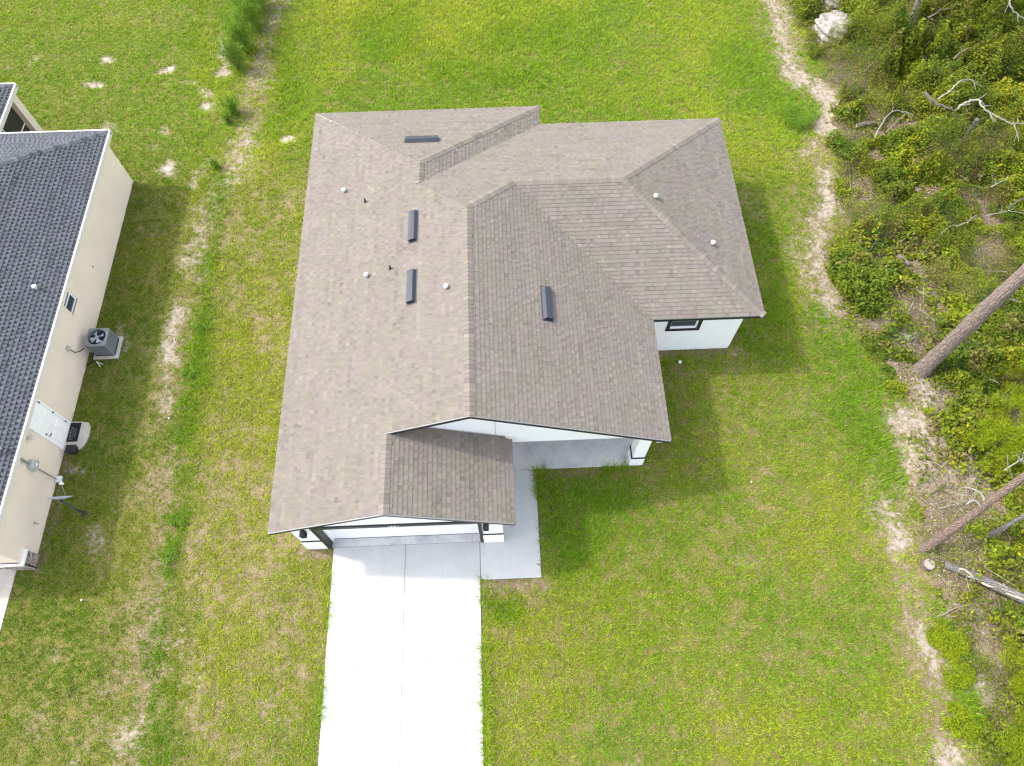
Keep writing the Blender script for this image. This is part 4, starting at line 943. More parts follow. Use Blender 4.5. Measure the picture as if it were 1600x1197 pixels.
# ------------------------------------------------------------------ things beside the tan house
mb = MB(); mb.box((-15.765, 13.685, -.05), (-14.755, 14.645, .07), bev=.012); o = mb.build('equipment_pad', M['concrete_pad'], origin=(-15.26, 14.16, 0)); tag(o, 'square concrete pad under the air conditioner', 'pad')
ac = empty('air_conditioner', (-15.25, 14.18, .07), 'grey outdoor air conditioner with top fan beside the tan wall', 'air conditioner')
cx_, cy_ = -15.25, 14.18; hs_ = .39
def rrect(h, r, z, n=5):
    pts = []
    for k, (sx_, sy_) in enumerate(((1, 1), (-1, 1), (-1, -1), (1, -1))):
        for i in range(n + 1):
            a = math.pi / 2 * (k + i / n); pts.append((cx_ + sx_ * (h - r) + r * math.cos(a), cy_ + sy_ * (h - r) + r * math.sin(a), z))
    return pts
mb = MB()
def loft(mb, rings, capb=True, capt=True, mi=0):
    n = len(rings[0]); n0 = len(mb.v)
    fs = [(i * n + j, i * n + (j + 1) % n, (i + 1) * n + (j + 1) % n, (i + 1) * n + j) for i in range(len(rings) - 1) for j in range(n)]
    if capb: fs.append(tuple(range(n - 1, -1, -1)))
    if capt: fs.append(tuple((len(rings) - 1) * n + j for j in range(n)))
    mb.mesh([p for r in rings for p in r], fs, mi)
loft(mb, [rrect(hs_ - .03, .05, .12), rrect(hs_ - .03, .05, .70)], True, True); mb.build('coil', M['metal_dkgrey'], ac)
mb = MB(); loft(mb, [rrect(hs_, .06, .08), rrect(hs_, .06, .14)]); mb.build('base', M['black_plastic'], ac)
mb = MB()
for side in range(4):                      # louvred sides: vertical corner posts and horizontal louvres
    for i in range(24):
        z = .15 + i * .028; a = hs_ - .005
        b0, b1 = -hs_ + .05, hs_ - .05
        if side == 0: mb.box((cx_ + a - .016, cy_ + b0, z), (cx_ + a, cy_ + b1, z + .017))
        if side == 1: mb.box((cx_ - a, cy_ + b0, z), (cx_ - a + .016, cy_ + b1, z + .017))
        if side == 2: mb.box((cx_ + b0, cy_ + a - .016, z), (cx_ + b1, cy_ + a, z + .017))
        if side == 3: mb.box((cx_ + b0, cy_ - a, z), (cx_ + b1, cy_ - a + .016, z + .017))
for sx_ in (-1, 1):
    for sy_ in (-1, 1): mb.tube([(cx_ + sx_ * (hs_ - .045), cy_ + sy_ * (hs_ - .045), .13), (cx_ + sx_ * (hs_ - .045), cy_ + sy_ * (hs_ - .045), .83)], .05, 10)
mb.build('louvre', M['metal_grey'], ac)
mb = MB()   # top panel: ring from rounded square to round opening
n_ = 48
def sq(a, h, r=.08):
    c_, s_ = math.cos(a), math.sin(a); k = 1 / ((abs(c_) ** 6 + abs(s_) ** 6) ** (1 / 6)); return (cx_ + h * k * c_, cy_ + h * k * s_)
ang = [2 * math.pi * i / n_ for i in range(n_)]
rings = [[(*sq(a, hs_ + .005), .80) for a in ang], [(*sq(a, hs_ + .005), .845) for a in ang], [(*sq(a, hs_ - .015), .86) for a in ang], [(cx_ + .335 * math.cos(a), cy_ + .335 * math.sin(a), .872) for a in ang], [(cx_ + .32 * math.cos(a), cy_ + .32 * math.sin(a), .74) for a in ang]]
loft(mb, rings, False, False); mb.build('top_panel', M['metal_grey'], ac)
mb = MB()
for i in range(4):
    a = math.pi / 2 * i + .5
    q0 = [(cx_ + r_ * math.cos(a + t_), cy_ + r_ * math.sin(a + t_), .815 + z) for r_, t_, z in ((.06, -.35, .02), (.26, -.38, .035), (.27, .38, -.03), (.06, .5, -.02))]
    mb.prism(q0, (0, 0, .006))
mb.tube([(cx_, cy_, .80), (cx_, cy_, .85)], .07, 14); mb.build('fan', M['fan_blade'], ac)
mb = MB()
for r_ in (.10, .19, .26): mb.tube([(cx_ + r_ * math.cos(a), cy_ + r_ * math.sin(a), .872) for a in ang + [0]], .0028, 4, cap=False)
for i in range(8): a = math.pi / 4 * i; mb.tube([(cx_ + .05 * math.cos(a), cy_ + .05 * math.sin(a), .876), (cx_ + .3 * math.cos(a), cy_ + .3 * math.sin(a), .874)], .003, 4)
mb.build('fan_guard', M['metal_dkgrey'], ac)
mb = MB(); mb.tube([(cx_ - .3, cy_ - .38, .35), (cx_ - .36, cy_ - .5, .25), (cx_ - .44, cy_ - .62, .08), (cx_ - .62, cy_ - .80, .06)], .03, 8); mb.build('pipe', M['black_rubber'], ac)
mb = MB(); mb.tube([(cx_ - .3, cy_ - .62, .04), (cx_ - .02, cy_ - .74, .05)], .016, 7); mb.tube([(cx_ - .3, cy_ - .60, .05), (cx_ - .12, cy_ - .82, .03)], .016, 7); mb.build('drain_pipe', M['white_bit'], ac)
# door step, mat, bin
mb = MB(); pts = [(-15.93, 9.95), (-15.55, 9.93), (-15.36, 9.98), (-15.2, 10.2), (-15.15, 10.5), (-15.17, 10.85), (-15.3, 11.03), (-15.6, 11.07), (-15.93, 11.08)]
mb.prism([(a, b, -.05) for a, b in pts], (0, 0, .09)); o = mb.build('door_step', M['concrete_pad'], origin=(-15.5, 10.5, 0)); tag(o, 'low tan concrete step at the white side door', 'step')
mb = MB(); q4 = [(-15.92, 11.04), (-15.55, 11.03), (-15.66, 10.30), (-15.92, 10.33)]
mat_o = empty('doormat', (-15.74, 10.67, .04), 'black doormat with pale lettering at the white side door', 'doormat')
mb.prism([(-15.91, 10.28, .042), (-15.53, 10.28, .042), (-15.53, 11.02, .042), (-15.91, 11.02, .042)], (0, 0, .014)); mb.build('base', M['black_rubber'], mat_o)
mb = MB()
for i in range(6):
    y0 = 10.36 + i * .085; b_ = (i - 2.5) ** 2 * .006
    mb.box((-15.88 + b_, y0, .0565), (-15.79 + b_, y0 + .022, .059)); mb.box((-15.86 + b_, y0 + .022, .0565), (-15.835 + b_, y0 + .05, .059))
mb.tube([(-15.74 + .02 * math.sin(k * 1.9), 10.36 + k * .05, .056) for k in range(10)], .008, 5); mb.tube([(-15.66 + .02 * math.sin(k * 2.3 + 1), 10.42 + k * .045, .056) for k in range(9)], .008, 5)
mb.build('lettering', M['mat_mark'], mat_o)
bn = empty('storage_bin', (-15.55, 10.02, .03), 'small black plastic bin beside the doormat', 'bin')
mb = MB(); mb.mesh([(-15.70, 9.80, .03), (-15.42, 9.80, .03), (-15.42, 10.03, .03), (-15.70, 10.03, .03), (-15.72, 9.78, .25), (-15.40, 9.78, .25), (-15.40, 10.05, .25), (-15.72, 10.05, .25)], [(3, 2, 1, 0), (0, 1, 5, 4), (1, 2, 6, 5), (2, 3, 7, 6), (3, 0, 4, 7)]); mb.build('body', M['black_plastic'], bn)
mb = MB(); mb.box((-15.74, 9.76, .25), (-15.38, 10.07, .29), bev=.02); mb.box((-15.68, 9.83, .2901), (-15.45, 10.0, .305), bev=.01); mb.build('lid', M['black_plastic'], bn)
# satellite dish
sd = empty('satellite_dish', (-14.66, 7.57, 0), 'grey satellite dish on a dark ground mast near the tan wall', 'satellite dish')
mb = MB(); mb.tube([(-14.66, 7.57, -.1), (-14.68, 7.58, .55), (-14.86, 7.68, .86), (-14.95, 7.74, .95)], .03, 10); mb.tube([(-14.66, 7.57, -.02), (-14.66, 7.57, .04)], .11, 12); mb.build('mast', M['metal_dkgrey'], sd)
nd = Vector((-.03, 1, .36)).normalized(); ud_ = Vector((1, 0, 0)); ud_ = (ud_ - nd * ud_.dot(nd)).normalized(); vd_ = nd.cross(ud_)
c0 = Vector((-15.02, 7.80, 1.0)); mb = MB(); rings = []
for k in range(7):
    r_ = k / 6; rings.append([c0 + ud_ * (.42 * r_ * math.cos(a)) + vd_ * (.36 * r_ * math.sin(a)) + nd * (.085 * r_ * r_) for a in ang[::2]])
rings[0] = [c0 + ud_ * (.01 * math.cos(a)) + vd_ * (.01 * math.sin(a)) for a in ang[::2]]
back = [[p - nd * .012 for p in r] for r in rings]
loft(mb, back + rings[::-1], True, True); mb.build('reflector', M['dish_grey'], sd, smooth=True)
mb = MB(); tip = c0 + nd * .50 - vd_ * (.10 * (1 if vd_.z > 0 else -1)); low = c0 - vd_ * (.34 * (1 if vd_.z > 0 else -1)) + nd * .06; mb.tube([low, (low + tip) / 2, tip], .013, 7); mb.build('feed_arm', M['conduit'], sd)
mb = MB(); mb.tube([tip - nd * .02, tip + nd * .03, tip + nd * .09], [.035, .045, .03], 10); mb.box(tuple(tip + Vector((-.07, -.02, -.03))), tuple(tip + Vector((.07, .03, .04)))); mb.build('receiver', M['white_bit'], sd)
mb = MB(); mb.tube([(-14.95, 7.74, .92), c0 - nd * .02], .05, 8); mb.build('bracket', M['metal_dkgrey'], sd)

# small things on the lawn
def mound(loc, r, h, label, group=None):
    mb = MB(); loc = Vector(loc); n_ = 14; rings = []
    for k in range(5):
        t_ = k / 4; rings.append([loc + Vector((math.cos(a) * r * (1 - t_ * .93) * (1 + .22 * math.sin(3 * a + loc.x) + random.uniform(-.1, .1)), math.sin(a) * r * .75 * (1 - t_ * .93) * (1 + random.uniform(-.12, .12)), -.03 + h * math.sin(t_ * 1.45))) for a in [2 * math.pi * i / n_ for i in range(n_)]])
    loft(mb, rings, True, True); o = mb.build('sand_mound', M['mound'], smooth=True, origin=loc); tag(o, label, 'sand mound', group); return o
t = NT('sand_pile', 0.95, 0.1); n = t.noise(14, 5, .7); t.color(t.ramp(n, [(.3, (.40, .33, .22)), (.55, (.58, .50, .37)), (.8, (.66, .58, .45))])); t.bump(n, .6, .03); M['mound'] = t.m
mound(G(447, 218), .19, .12, 'pale sand mound on the grass left of the roof corner'); mound(G(267, 106), .2, .1, 'pale sand mound on the rear left lawn left of the tall weeds')
mound(G(325, 167), .2, .12, 'sand mound beside the small feathery weed'); mound(G(165, 92), .18, .08, 'flat whitish sand mound nearest the top left corner of the lawn')
mound(G(261, 262), .24, .07, 'wide flat sand mound above the tan house shadow'); mound(G(158, 134), .15, .07, 'grey sand mound in the middle of the rear left lawn')
mb = MB(); p = G(1062, 567); mb.tube([p + Vector((0, 0, -.03)), p + Vector((0, 0, .09))], .055, 12); mb.tube([p + Vector((0, 0, .09)), p + Vector((0, 0, .11))], [.065, .05], 12); o = mb.build('drain_cap', M['white_bit'], origin=p); tag(o, 'white round drain cap in the grass below the wing window', 'drain cap')
def scrap(u, v, label):
    p = G(u, v, .07); mb = MB(); mb.mesh([p + Vector(q) for q in ((-.03, -.02, 0), (.025, -.03, .01), (.035, .02, .005), (-.012, .03, .02), (0, 0, .03))], [(0, 1, 4), (1, 2, 4), (2, 3, 4), (3, 0, 4), (3, 2, 1, 0)])
    o = mb.build('paper_scrap', M['white_bit'], origin=p); tag(o, label, 'paper scrap')
scrap(1173, 754, 'crumpled white paper scrap on the front lawn right of the porch'); scrap(128, 938, 'white paper scrap on the lawn near the stone veneer corner'); scrap(1452, 640, 'white paper scrap on sand below the big pine trunk'); scrap(265, 655, 'white paper scrap in the weeds between the houses')

# ------------------------------------------------------------------ woodland
def subdiv(path, n=4, j=.0, seed=0):
    r_ = random.Random(seed); path = [Vector(p) for p in path]; out = []
    for i in range(len(path) - 1):
        p0, p1, p2, p3 = path[max(i - 1, 0)], path[i], path[i + 1], path[min(i + 2, len(path) - 1)]
        for k in range(n):
            t_ = k / n
            q = .5 * ((2 * p1) + (p2 - p0) * t_ + (2 * p0 - 5 * p1 + 4 * p2 - p3) * t_ ** 2 + (3 * p1 - p0 - 3 * p2 + p3) * t_ ** 3)
            out.append(q + Vector((r_.uniform(-j, j), r_.uniform(-j, j), r_.uniform(-j, j))))
    out.append(path[-1]); return out
def trunk_mesh(path, r0, r1, mat, parent, name='trunk', sides=40, flare=.5):
    """tapered trunk with bark plates and cracks in its surface"""
    pts = subdiv(path, 60, .0); L = len(pts); sd_ = int(path[0][0] * 10)
    mb = MB(); mb.tube(pts, 1.0, sides); V = np.array(mb.v)
    C = np.repeat(np.array([tuple(p) for p in pts]), sides, 0); ring = np.repeat(np.arange(L), sides); a = np.tile(np.arange(sides) / sides, L)
    dist = np.concatenate([[0], np.cumsum([(pts[i + 1] - pts[i]).length for i in range(L - 1)])])[ring]
    rad = (r0 + (r1 - r0) * ring / (L - 1)) * (1 + flare * np.exp(-dist / .35)); lump = 0
    for k in (0, 1): lump = lump + (1 - k * 2) * 0 + fbm((a + k) * 9 * 1.0, dist * 1.6, .5, sd_ + 3, 3) * (a if k == 0 else 1 - a)
    big = np.sin(dist * 1.7 + sd_) * .03 + np.sin(2 * math.pi * a * 2 + dist * .6) * .035
    mb.v = [tuple(p) for p in C + (V - C) * (rad * (1 + big + .22 * (lump - .5)))[:, None]]
    return mb.build(name, mat, parent, smooth=True)
def needles(parent, centres, r, n, pal):
    C = np.array([tuple(c) for c in centres]); k = rng.integers(0, len(C), n); u = rng.normal(0, 1, (n, 3)); u /= np.linalg.norm(u, axis=1)[:, None]; u[:, 2] = u[:, 2] * .7
    p = C[k] + u * (r * rng.random(n) ** .6)[:, None]; d = u + rng.normal(0, .5, (n, 3)); d /= np.linalg.norm(d, axis=1)[:, None]
    s_ = np.cross(d, rng.normal(0, 1, (n, 3))); s_ /= np.linalg.norm(s_, axis=1)[:, None]
    L = rng.uniform(.10, .2, n)[:, None]; w = rng.uniform(.005, .010, n)[:, None]; v = np.empty((n, 3, 3)); v[:, 0] = p - s_ * w; v[:, 1] = p + s_ * w; v[:, 2] = p + d * L
    o = parent_world(parent)
    return fast_mesh('crown', v.reshape(-1, 3) - np.array(o), 3, tint(n, pal), M['leaf'], parent)
def pine(base, top, r0, r1, mat, label, crown=True, cat='pine tree', name='pine_tree', knots=()):
    base, top = Vector(base), Vector(top); root = empty(name, base, label, cat)
    mid = base.lerp(top, .5) + Vector((.06, .04, 0)); tr = trunk_mesh([base + Vector((0, 0, -.2)), base.lerp(top, .25), mid, top], r0, r1, mat, root)
    for i in range(6):      # broken branch stubs
        t_ = random.uniform(.06, .5); p = base.lerp(top, t_); a = random.uniform(0, 6.283); r_ = r0 + (r1 - r0) * t_; L_ = random.uniform(.08, .35)
        d_ = Vector((math.cos(a), math.sin(a), random.uniform(.1, .6))); mb = MB(); mb.tube([p + d_ * r_ * .6, p + d_ * (r_ + L_ * .5), p + d_ * (r_ + L_) + Vector((0, 0, .03))], [r0 * .13, r0 * .1, r0 * .05], 6, wob=.15, seed=i); mb.build('branch_stub', M['dead_dark'], root)
    if crown:
        mb = MB(); cs = []
        for i in range(26):
            t_ = random.uniform(.72, 1.0); p = base.lerp(top, t_); a = random.uniform(0, 6.283); L = (1.12 - t_) * 7 + .6
            q = p + Vector((math.cos(a) * L, math.sin(a) * L, random.uniform(.2, 1.0))); mb.tube(subdiv([p, p.lerp(q, .5) + Vector((0, 0, .15)), q], 3), [.05] * 6 + [.02], 6)
            cs += [q, p.lerp(q, .7), p.lerp(q, .85) + Vector((.3, .2, .1))]
        mb.build('branch', mat, root); needles(root, cs, .55, 16000, 'green')
    return root
pine(G(1438, 580), Vector((16.9, 13.0, 17.5)), .27, .16, M['bark_pine'], 'tall pine with thick scaly grey brown trunk at the woodland edge')
p2 = G(1442, 860); top2 = P(1600, 745, 4.0); top2 = p2 + (top2 - p2) * 1.45
root = pine(p2, top2, .15, .10, M['bark_red'], 'leaning reddish trunk without crown beside the cut stump', False, 'dead tree', 'dead_tree')
mb = MB(); m_ = p2.lerp(top2, .42)
mb.tube(subdiv([m_, m_ + Vector((-.25, .2, .15)), m_ + Vector((-.5, .1, .05))], 3), [.03] * 6 + [.008], 6); mb.tube(subdiv([m_ + Vector((.1, .1, .1)), m_ + Vector((.05, .45, .1)), m_ + Vector((-.3, .7, 0))], 3), [.03] * 6 + [.008], 6); mb.build('branch', M['dead_wood'], root)
p3 = G(1530, 846); t3 = P(1602, 806, 2.2); pine(p3, p3 + (t3 - p3) * 1.7, .09, .06, M['bark_grey'], 'thin grey trunk slanting beside the small green shrub', False, 'tree', 'dead_tree')
p4 = G(1411, 72); t4 = P(1436, -5, 2.4); pine(p4, p4 + (t4 - p4) * 3.0, .13, .085, M['bark_grey'], 'slim grey trunk rising from green scrub at the top edge', True, 'tree', 'tree')
p5 = G(1494, 236); t5 = P(1510, 212, 1.0); pine(p5, p5 + (t5 - p5) * 2.0, .11, .085, M['bark_grey'], 'short grey broken trunk standing among low scrub', False, 'stump', 'tree_stump')
# stumps and logs
def log(a, b, r, mat, label, cat='log', name='log', cut=True, r2=None):
    a, b = Vector(a), Vector(b); c0 = a.lerp(b, .5); root = empty(name, c0, label, cat)
    mb = MB(); mb.tube(subdiv([a, a.lerp(b, .35) + Vector((.02, .03, .01)), a.lerp(b, .7) + Vector((-.03, .02, 0)), b], 5), list(np.linspace(r, r2 or r * .92, 16)), 14, wob=.08); mb.build('bark', mat, root, smooth=True)
    if cut:
        d = (b - a).normalized(); mb = MB()
        mb.tube([a - d * .006, a - d * .001], r * .9, 14); mb.build('cut_end', M['bark_cut'], root); mb = MB(); mb.tube([b + d * .001, b + d * .006], (r2 or r * .92) * .9, 14); mb.build('cut_end', M['bark_cut'], root)
    return root
log(G(1334, 203, .1), G(1365, 198, .12), .12, M['bark_pine'], 'short sawn log lying among sticks right of the sandy track')
log(G(1401, 402, .08), G(1418, 416, .1), .11, M['bark_pine'], 'short grey log end right above the big round bush')
fl = log(G(1470, 884, .14), G(1610, 948, .18), .13, M['bark_grey'], 'long splintered fallen log below the leaning red trunk', cut=False, r2=.19)
for i in range(9):   # torn strips of pale wood along its top
    t_ = .12 + .09 * i; a = G(1470, 884, .25).lerp(G(1610, 948, .34), t_); d_ = (G(1610, 948, .1) - G(1470, 884, .1)).normalized(); L_ = random.uniform(.35, .9)
    o_ = Vector((random.uniform(-.1, .1), random.uniform(-.16, .10), random.uniform(-.02, .06)))
    mb = MB(); mb.tube(subdiv([a + o_, a + o_ + d_ * L_ * .5 + Vector((0, random.uniform(-.05, .05), .02)), a + o_ + d_ * L_ + Vector((0, random.uniform(-.12, .12), -.03))], 3), [.02, .03, .03, .03, .025, .02, .008], 6, wob=.25, seed=i); mb.build('splinter', M['bark_cut'] if i % 3 == 0 else M['dead_wood'], fl)
st = empty('tree_stump', G(1447, 884), 'low cut stump with pale grey top beside the leaning red trunk', 'stump'); q = G(1447, 884)
mb = MB(); mb.tube([q + Vector((0, 0, -.1)), q + Vector((0, 0, .05)), q + Vector((0, 0, .14))], [.25, .2, .18], 16, wob=.07); mb.build('bark', M['bark_red'], st)
mb = MB(); mb.tube([q + Vector((0, 0, .141)), q + Vector((0, 0, .147))], .17, 16, wob=.05); mb.build('cut_top', M['cut_grey'], st)
q = G(1418, 528); st = empty('tree_stump', q, 'half buried stump in bare soil below the big round bush', 'stump')
mb = MB(); mb.tube([q + Vector((0, 0, -.1)), q + Vector((0, 0, .03)), q + Vector((0, 0, .09))], [.28, .22, .19], 16, wob=.12); mb.build('bark', M['bark_grey'], st)
mb = MB(); mb.tube([q + Vector((0, 0, .091)), q + Vector((0, 0, .097))], .18, 16, wob=.08); mb.build('cut_top', M['cut_grey'], st)
q = G(1417, 495); mb = MB(); mb.tube(subdiv([q + Vector((0, -.15, .02)), q + Vector((.02, .1, .15)), q + Vector((.05, .3, .55))], 4), list(np.linspace(.06, .025, 9)), 8); o = mb.build('post_stub', M['dead_wood'], origin=q); o.name = 'dead_snag'; tag(o, 'short grey upright snag beside the half buried stump', 'snag')
# rock
def rock(loc, sx_, sy_, sz_, label, seed, name='rock', mat='rock'):
    r_ = np.random.default_rng(seed); bm = bmesh.new(); bmesh.ops.create_icosphere(bm, subdivisions=5, radius=1)
    pl = r_.normal(0, 1, (9, 3)); pl /= np.linalg.norm(pl, axis=1)[:, None]; off = r_.uniform(.55, .9, 9)
    for v_ in bm.verts:
        p = np.array(v_.co)
        for a, b in zip(pl, off):
            d = p @ a - b
            if d > 0: p = p - a * d * .92
        k = 1 + .30 * (fbm(np.array([p[0] * 2 + 5 + p[2]]), np.array([p[1] * 2 + 3 - p[2]]), .7, seed, 4)[0] - .5) + .05 * math.sin(p[2] * 17 + p[0] * 9)
        v_.co = Vector((p[0] * sx_ * k, p[1] * sy_ * k, p[2] * sz_ * k))
    me = bpy.data.meshes.new(name); bm.to_mesh(me); bm.free(); me.materials.append(M[mat]); o = bpy.data.objects.new(name, me); COL.objects.link(o); o.location = loc; o.rotation_euler[2] = .6; return tag(o, label, name)
rock(G(1297, 56, .25), 1.15, .95, .95, 'large pale pitted limestone boulder at the woodland edge', 4)
rock(G(1302, 14, .2), .75, .6, .6, 'smaller grey boulder behind the large pale boulder', 9)
rock(G(1316, 245, .06), .17, .14, .15, 'small dark grey rock between sand and low shrubs', 12, mat='dead_dark')
# dead branches: pale gnarled limbs and sticks
def branch(px, r, label, mat='dead_wood', group=None, z=.12, twigs=3, seed=0, name='dead_branch', cat='branch'):
    zs = list(z) if hasattr(z, '__len__') else [z] * len(px)
    if max(zs) >= .85: zs = [q + .95 for q in zs]      # limbs held up by the tall scrub
    elif max(zs) >= .45: zs = [q + .5 for q in zs]
    pts = []
    for (u, v), zz in zip(px, zs):
        p = P(u, v, zz); p.z = max(zz, gz(p) + .04); pts.append(p)
    sp = subdiv(pts, 5, r * .5, seed); mb = MB(); mb.tube(sp, list(np.linspace(r, r * .35, len(sp))), 7, wob=.1, seed=seed)
    r_ = random.Random(seed)
    o = empty(name, pts[0], label, cat, group); mb.build('limb', M[mat], o, smooth=True)
    for i in range(twigs):
        k = r_.randrange(2, len(sp) - 1); d = (sp[min(k + 1, len(sp) - 1)] - sp[k - 1]).normalized(); a = r_.choice((-1, 1)) * r_.uniform(.5, 1.1)
        d2 = Matrix.Rotation(a, 3, 'Z') @ d; L = r_.uniform(.15, .5) * (1 + r * 6); e_ = sp[k] + d2 * L + Vector((0, 0, r_.uniform(-.05, .12)))
        m2 = MB(); m2.tube(subdiv([sp[k], sp[k].lerp(e_, .5) + Vector((r_.uniform(-.05, .05), r_.uniform(-.05, .05), .03)), e_], 3), list(np.linspace(r * .45, r * .15, 7)), 5); m2.build('twig', M[mat], o, smooth=True)
branch([(1495, 172), (1508, 160), (1530, 156), (1533, 165), (1545, 175), (1565, 186), (1584, 194), (1610, 190)], .055, 'pale gnarled dead limb arching right through the scrub', z=[1.5, 1.7, 1.8, 1.8, 1.7, 1.6, 1.5, 1.4], twigs=7, seed=1)
branch([(1445, 145), (1460, 160), (1480, 168), (1492, 178), (1498, 190)], .075, 'dark broken limb end leading into the pale gnarled limb', 'dead_dark', z=[1.3, 1.4, 1.4, 1.2, .8], twigs=4, seed=2)
branch([(1465, 155), (1485, 142), (1500, 127), (1518, 125), (1524, 140)], .035, 'thin grey arch of dead wood above the gnarled limb', z=[1.4, 1.6, 1.7, 1.7, 1.5], twigs=5, seed=3)
branch([(1583, 190), (1588, 205), (1592, 222)], .025, 'thin pale twig hanging from the gnarled limb end', z=[1.4, 1.2, 1.0], twigs=2, seed=4)
branch([(1366, 216), (1380, 190), (1393, 175), (1412, 174), (1428, 180)], .03, 'curved white branch right of the short sawn log', z=[.2, .4, .5, .5, .4], twigs=4, seed=5)
branch([(1384, 208), (1395, 195), (1410, 182), (1420, 168)], .02, 'thin pale branch beside the curved white branch', z=[.15, .3, .35, .4], twigs=3, seed=6)
branch([(1578, 0), (1580, 12), (1590, 22), (1605, 32)], .045, 'pale forked limb at the top right corner', z=[1.6, 1.5, 1.4, 1.4], twigs=4, seed=7)
branch([(1495, 353), (1512, 347), (1518, 340), (1526, 336)], .022, 'bleached stick lying on the leafy mound', z=.55, seed=8)
branch([(1548, 292), (1562, 285), (1574, 280)], .028, 'grey stick lying high in the scrub near the right edge', z=.5, seed=9)
branch([(1470, 366), (1485, 352)], .016, 'short pale stick left of the bleached stick', z=.6, twigs=1, seed=10)
branch([(1578, 323), (1592, 314), (1606, 308)], .05, 'dark dead limb at the right edge above the pine trunk', 'dead_dark', z=.5, seed=11)
branch([(1540, 337), (1560, 333), (1580, 330), (1602, 334)], .022, 'long grey stick reaching the right edge above the pine trunk', z=.6, seed=12)
branch([(1473, 667), (1488, 682), (1500, 697), (1515, 715), (1526, 745)], .022, 'long bent pale stick across the sand patch', z=.25, seed=13, twigs=5)
branch([(1500, 700), (1501, 715), (1499, 733)], .035, 'short yellowish stick pointing at the sand patch', z=.12, twigs=1, seed=14)
branch([(1540, 716), (1560, 728), (1578, 742)], .022, 'pale stick between sand patch and red trunk', z=.2, seed=15)
branch([(1570, 735), (1588, 722), (1610, 710)], .03, 'whitish tangled branch above the red trunk at the right edge', z=[.6, .7, .8], twigs=8, seed=16)
branch([(1585, 690), (1590, 715), (1604, 728)], .025, 'grey tangled branch under the yellow green sapling', z=.6, twigs=8, seed=17)
branch([(1454, 772), (1470, 763), (1478, 755)], .03, 'dark brown stick above the leaning red trunk', 'dead_dark', z=.12, twigs=1, seed=18)
branch([(1466, 795), (1490, 788), (1510, 783), (1522, 780)], .028, 'bleached branch under the leaning red trunk', z=.2, twigs=5, seed=19)
branch([(1462, 785), (1470, 800), (1475, 818)], .016, 'thin white stick left of the leaning red trunk', z=.15, twigs=1, seed=20)
branch([(1515, 800), (1516, 815), (1508, 830), (1511, 850)], .018, 'wiggly white stick right of the leaning red trunk', z=.15, twigs=3, seed=21)
branch([(1536, 812), (1552, 811), (1562, 813)], .035, 'short forked bleached wood piece on brown litter', z=.1, twigs=3, seed=22)
branch([(1504, 839), (1525, 835), (1540, 832)], .025, 'pale stick touching the thin grey trunk base', z=.1, seed=23, twigs=1)
branch([(1533, 855), (1560, 868), (1602, 887)], .04, 'long grey branch lying below the thin grey trunk', z=.12, seed=24, twigs=3)
branch([(1540, 882), (1550, 892), (1556, 905)], .02, 'small pale stick above the fallen log', z=.1, seed=25)
branch([(1470, 962), (1500, 948), (1530, 956), (1560, 962)], .018, 'tangle of thin pale sticks below the fallen log', z=.12, twigs=8, seed=26)
branch([(1545, 1033), (1560, 1045), (1576, 1056)], .02, 'thin pale stick on sandy soil by the lower sapling', z=.1, twigs=1, seed=27)
branch([(1562, 1069), (1576, 1067)], .03, 'short white wood chunk right of the sandy soil', z=.08, twigs=0, seed=28)
branch([(1550, 995), (1580, 1003), (1606, 1012)], .02, 'grey straight stick at the lower right edge', z=.2, twigs=2, seed=29)
branch([(1588, 972), (1590, 982), (1587, 990)], .028, 'curled white wood piece near the lower right edge', z=.1, twigs=0, seed=30)
branch([(1326, 248), (1328, 275), (1330, 300)], .022, 'straight white stick below the small dark rock', z=.12, twigs=1, seed=31)
branch([(1318, 252), (1314, 268), (1309, 284)], .014, 'thin grey stick left of the straight white stick', z=.1, twigs=0, seed=32)
branch([(1350, 255), (1345, 268), (1340, 262)], .016, 'hooked grey twig right of the straight white stick', z=.12, twigs=4, seed=33)
branch([(1324, 200), (1327, 215), (1326, 226)], .016, 'thin white stick left of the short sawn log', z=.2, twigs=1, seed=34)
branch([(1334, 175), (1340, 186), (1346, 192)], .022, 'white stick just above the short sawn log', z=.15, twigs=1, seed=35)
branch([(1450, 28), (1464, 20), (1470, 12)], .025, 'pale stick in the scrub right of the slim grey trunk', z=.9, twigs=1, seed=36)
branch([(1490, 92), (1500, 82), (1514, 75)], .025, 'pale stick over the dark hollow in the scrub', z=.9, twigs=2, seed=37)
branch([(1350, 112), (1362, 100), (1372, 92)], .02, 'grey stick below the slim grey trunk', z=.5, twigs=2, seed=38)
branch([(1282, 118), (1296, 106), (1300, 100)], .018, 'grey stick below the large pale boulder', z=.15, twigs=1, seed=39)

